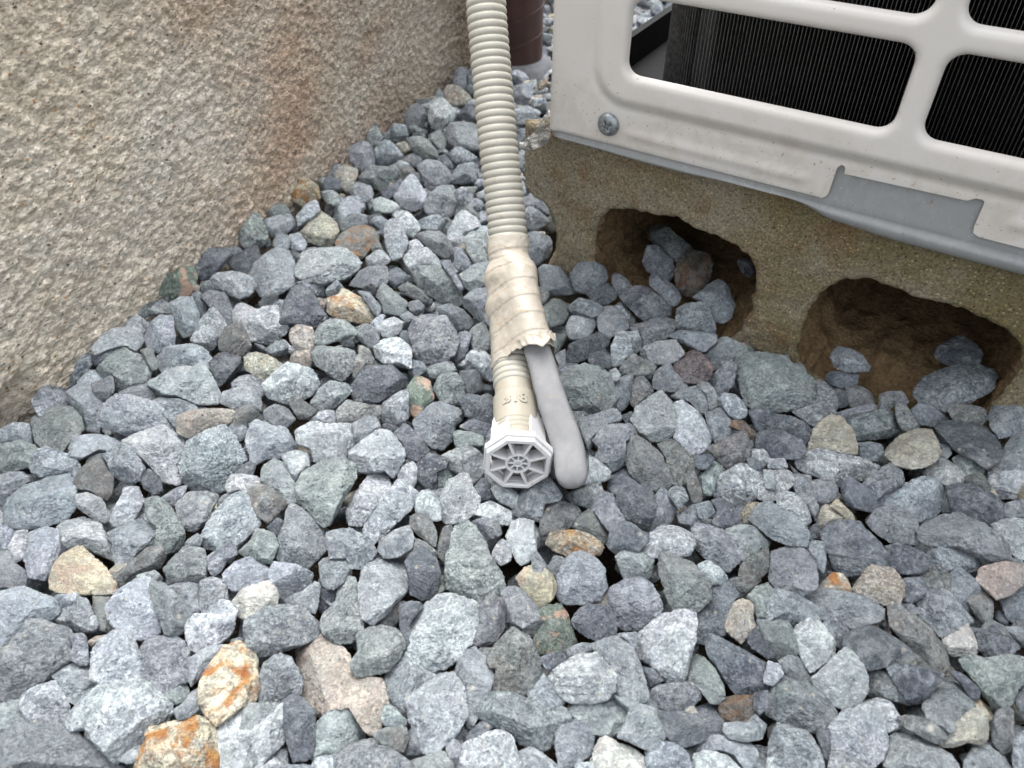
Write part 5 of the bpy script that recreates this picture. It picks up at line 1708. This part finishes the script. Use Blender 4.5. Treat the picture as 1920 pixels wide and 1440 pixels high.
# --- a description that singles out every stone
LANDMARKS = [(np.array(p, float), n) for p, n in (((972, 868), "the white drain cap"), ((1075, 885), "the tip of the grey stub"), ((935, 560), "the middle of the tape wrap"),
    ((922, 210), "the upper hose"), ((950, 400), "the hose just above the tape"))]
lmk = [(s['ctr'], "the " + s['lab']) for s in stones if s['lab']]
DIRS = ["right of", "lower right of", "below", "lower left of", "left of", "upper left of", "above", "upper right of"]
ORD = ["nearest", "second nearest", "third nearest", "fourth nearest", "fifth nearest", "sixth nearest", "seventh nearest", "eighth nearest", "ninth nearest", "tenth nearest", "eleventh nearest", "twelfth nearest"]
short = lambda n: n
def describe():
    marks = LANDMARKS + [m for m in lmk if len(m[1].split()) <= 7]
    cells = {}
    for i in sorted(MAIN):
        s = stones[i]
        if s['lab']: continue
        d = [np.linalg.norm(s['ctr'] - m[0]) for m in marks]
        k = int(np.argmin(d))
        v = s['ctr'] - marks[k][0]
        dr = int(round(math.atan2(v[1], v[0]) / (math.pi / 4))) % 8
        cells.setdefault((k, dr), []).append((d[k], i))
    for (k, dr), L in cells.items():
        L.sort()
        for rk, (_, i) in enumerate(L):
            s = stones[i]
            e = s['P'] - s['P'].mean(0); ev = np.linalg.eigvalsh(np.cov(e.T)); asp = math.sqrt(ev[1] / max(ev[0], 1e-6))
            shape = "long " if asp > 1.75 else ""
            od = (ORD[rk] + " ") if len(L) > 1 else ""
            s['label'] = f"{WORD[s['c']]} stone, {od}{DIRS[dr]} {marks[k][1]}"
            if len(s['label'].split()) < 15: s['label'] = shape + s['label']
describe()
acc_V, acc_F, acc_T, acc_E, acc_R, base = [], [], [], [], [], 0
for i, s in enumerate(stones):
    rng = np.random.RandomState(1000 + i)
    main = i in MAIN
    V, Fc, C = build_stone(s, rng, ('top' if s['A'] > 3600 else 'hi' if s['A'] > 1500 else 'mid') if main else 'mid')
    t, ex, va = tints(s['c'], rng)
    if main:
        o = mesh_obj("gravel_stone", V, Fc, M_ROCK, origin=C, attrs={'tint': t, 'extra': ex, 'var': va})
        lab = s['lab'] or s['label']
        set_props(o, lab, "stone", "crushed stones of the gravel bed")
    else:
        acc_V.append(V); acc_F.append(Fc + base); base += len(V)
        acc_T.append(np.tile(t, (len(V), 1))); acc_E.append(np.tile(ex, (len(V), 1))); acc_R.append(np.tile(va, (len(V), 1)))
# --- the rest of the bed: stones between, beneath and beyond
GX, GY = 480, 360
cov = np.zeros((GY, GX), bool)
for s in stones:
    P = s['P'] / 4
    x0, x1 = max(0, int(P[:, 0].min())), min(GX, int(P[:, 0].max()) + 2); y0, y1 = max(0, int(P[:, 1].min())), min(GY, int(P[:, 1].max()) + 2)
    if x1 <= x0 or y1 <= y0: continue
    xx, yy = np.meshgrid(np.arange(x0, x1) + .5, np.arange(y0, y1) + .5)
    sd, _ = sdf_poly(np.c_[xx.ravel(), yy.ravel()], P)
    cov[y0:y1, x0:x1] |= (sd < 0).reshape(xx.shape)
rng = np.random.RandomState(5)
codes = list("GGGGGGBBPPPDDDEEEKKMMLTC")
def bed_stone(x, y, z, rad, level):
    global base
    n = rng.randint(6, 9)
    an = np.sort(rng.uniform(0, 2 * np.pi, n) * 0.35 + np.linspace(0, 2 * np.pi, n, endpoint=False))
    st = rng.uniform(0.72, 1.0)
    Q = np.stack([np.cos(an) * rad * rng.uniform(0.85, 1.1, n), np.sin(an) * rad * st * rng.uniform(0.85, 1.1, n)], 1)
    Pl, Fc = rock(Q, rng.uniform(.55, .8), rng, level)
    ax = rng.normal(size=3) * 0.45
    Rm_ = np.array(Matrix.Rotation(float(rng.uniform(0, 6.28)), 3, 'Z') @ Matrix.Rotation(float(ax[0]), 3, 'X') @ Matrix.Rotation(float(ax[1]), 3, 'Y'))
    V = Pl @ Rm_.T + np.array([x, y, z])
    g_ = (V - WO) @ WN
    V = V + np.clip(0.0012 - g_, 0, None)[:, None] * WN
    t, ex, va = tints(codes[rng.randint(len(codes))], rng)
    acc_V.append(V); acc_F.append(Fc + base); base += len(V)
    acc_T.append(np.tile(t, (len(V), 1))); acc_E.append(np.tile(ex, (len(V), 1))); acc_R.append(np.tile(va, (len(V), 1)))
def allowed(x, y, r):
    P = np.array([x, y, 0.0])
    if wall_gap(P) < r * 0.75: return False
    s_, u_ = behind_face(P)
    if -0.027 - r < s_ < 0.366 + r and -r * 0.9 < u_ < 0.19 + r: return False
    if (x - 0.004) ** 2 + (y - 0.846) ** 2 < (0.034 + r * .6) ** 2: return False
    return True
for lay in (0, 1, 2):
    step = (0.0205, 0.0185, 0.0175)[lay]
    for gy in np.arange(-0.14, 1.30, step):
        for gx in np.arange(-0.48, 0.70, step):
            x = gx + rng.uniform(-.4, .4) * step; y = gy + rng.uniform(-.4, .4) * step
            rad = rng.uniform(0.0085, 0.0135)
            if not allowed(x, y, rad): continue
            px, py = to_px([[x, y, 0]]); px, py = float(px[0]), float(py[0])
            inframe = -60 < px < 1980 and -60 < py < 1500
            ix, iy = int(np.clip(px / 4, 0, GX - 1)), int(np.clip(py / 4, 0, GY - 1))
            k = 4
            frac = cov[max(0, iy - k):iy + k + 1, max(0, ix - k):ix + k + 1].mean() if (0 <= px < 1920 and 0 <= py < 1440) else 0.0
            lev = 'mid' if inframe and y < 0.62 else 'lo'
            if lay == 2:
                if frac < 0.3: bed_stone(x, y, -0.0135 + rng.uniform(-.003, .003), rad, 'lo')
            elif lay == 0:
                z = -0.024 + rng.uniform(-.003, .003)
                if frac < 0.4: z += 0.004
                bed_stone(x, y, z, rad, 'mid' if inframe and frac < .97 and y < .6 else 'lo')
            else:
                if frac > 0.55: 
                    if frac > 0.93: continue
                    bed_stone(x, y, -0.0130 + rng.uniform(-.002, .002), rad * 0.9, lev)
                else:
                    bed_stone(x, y, -0.005 + rng.uniform(-.003, .003), rad, 'mid' if y < 1.0 else 'lo')
for _ in range(1500):
    x = rng.uniform(-.34, .42); y = rng.uniform(0.08, 0.95); rad = rng.uniform(.0025, .0062)
    px, py = to_px([[x, y, 0]])
    if not (-20 < px[0] < 1940 and -20 < py[0] < 1460) or not allowed(x, y, rad): continue
    bed_stone(x, y, rng.uniform(-.0125, -.0045), rad, 'lo')
o = mesh_obj("gravel", np.concatenate(acc_V), np.concatenate(acc_F), M_ROCK, attrs={'tint': np.concatenate(acc_T), 'extra': np.concatenate(acc_E), 'var': np.concatenate(acc_R)})
set_props(o, "smaller grey crushed stones filling the bed between and beneath the larger ones", "gravel", None, "stuff")
print("stones", len(stones), "bed verts", base)
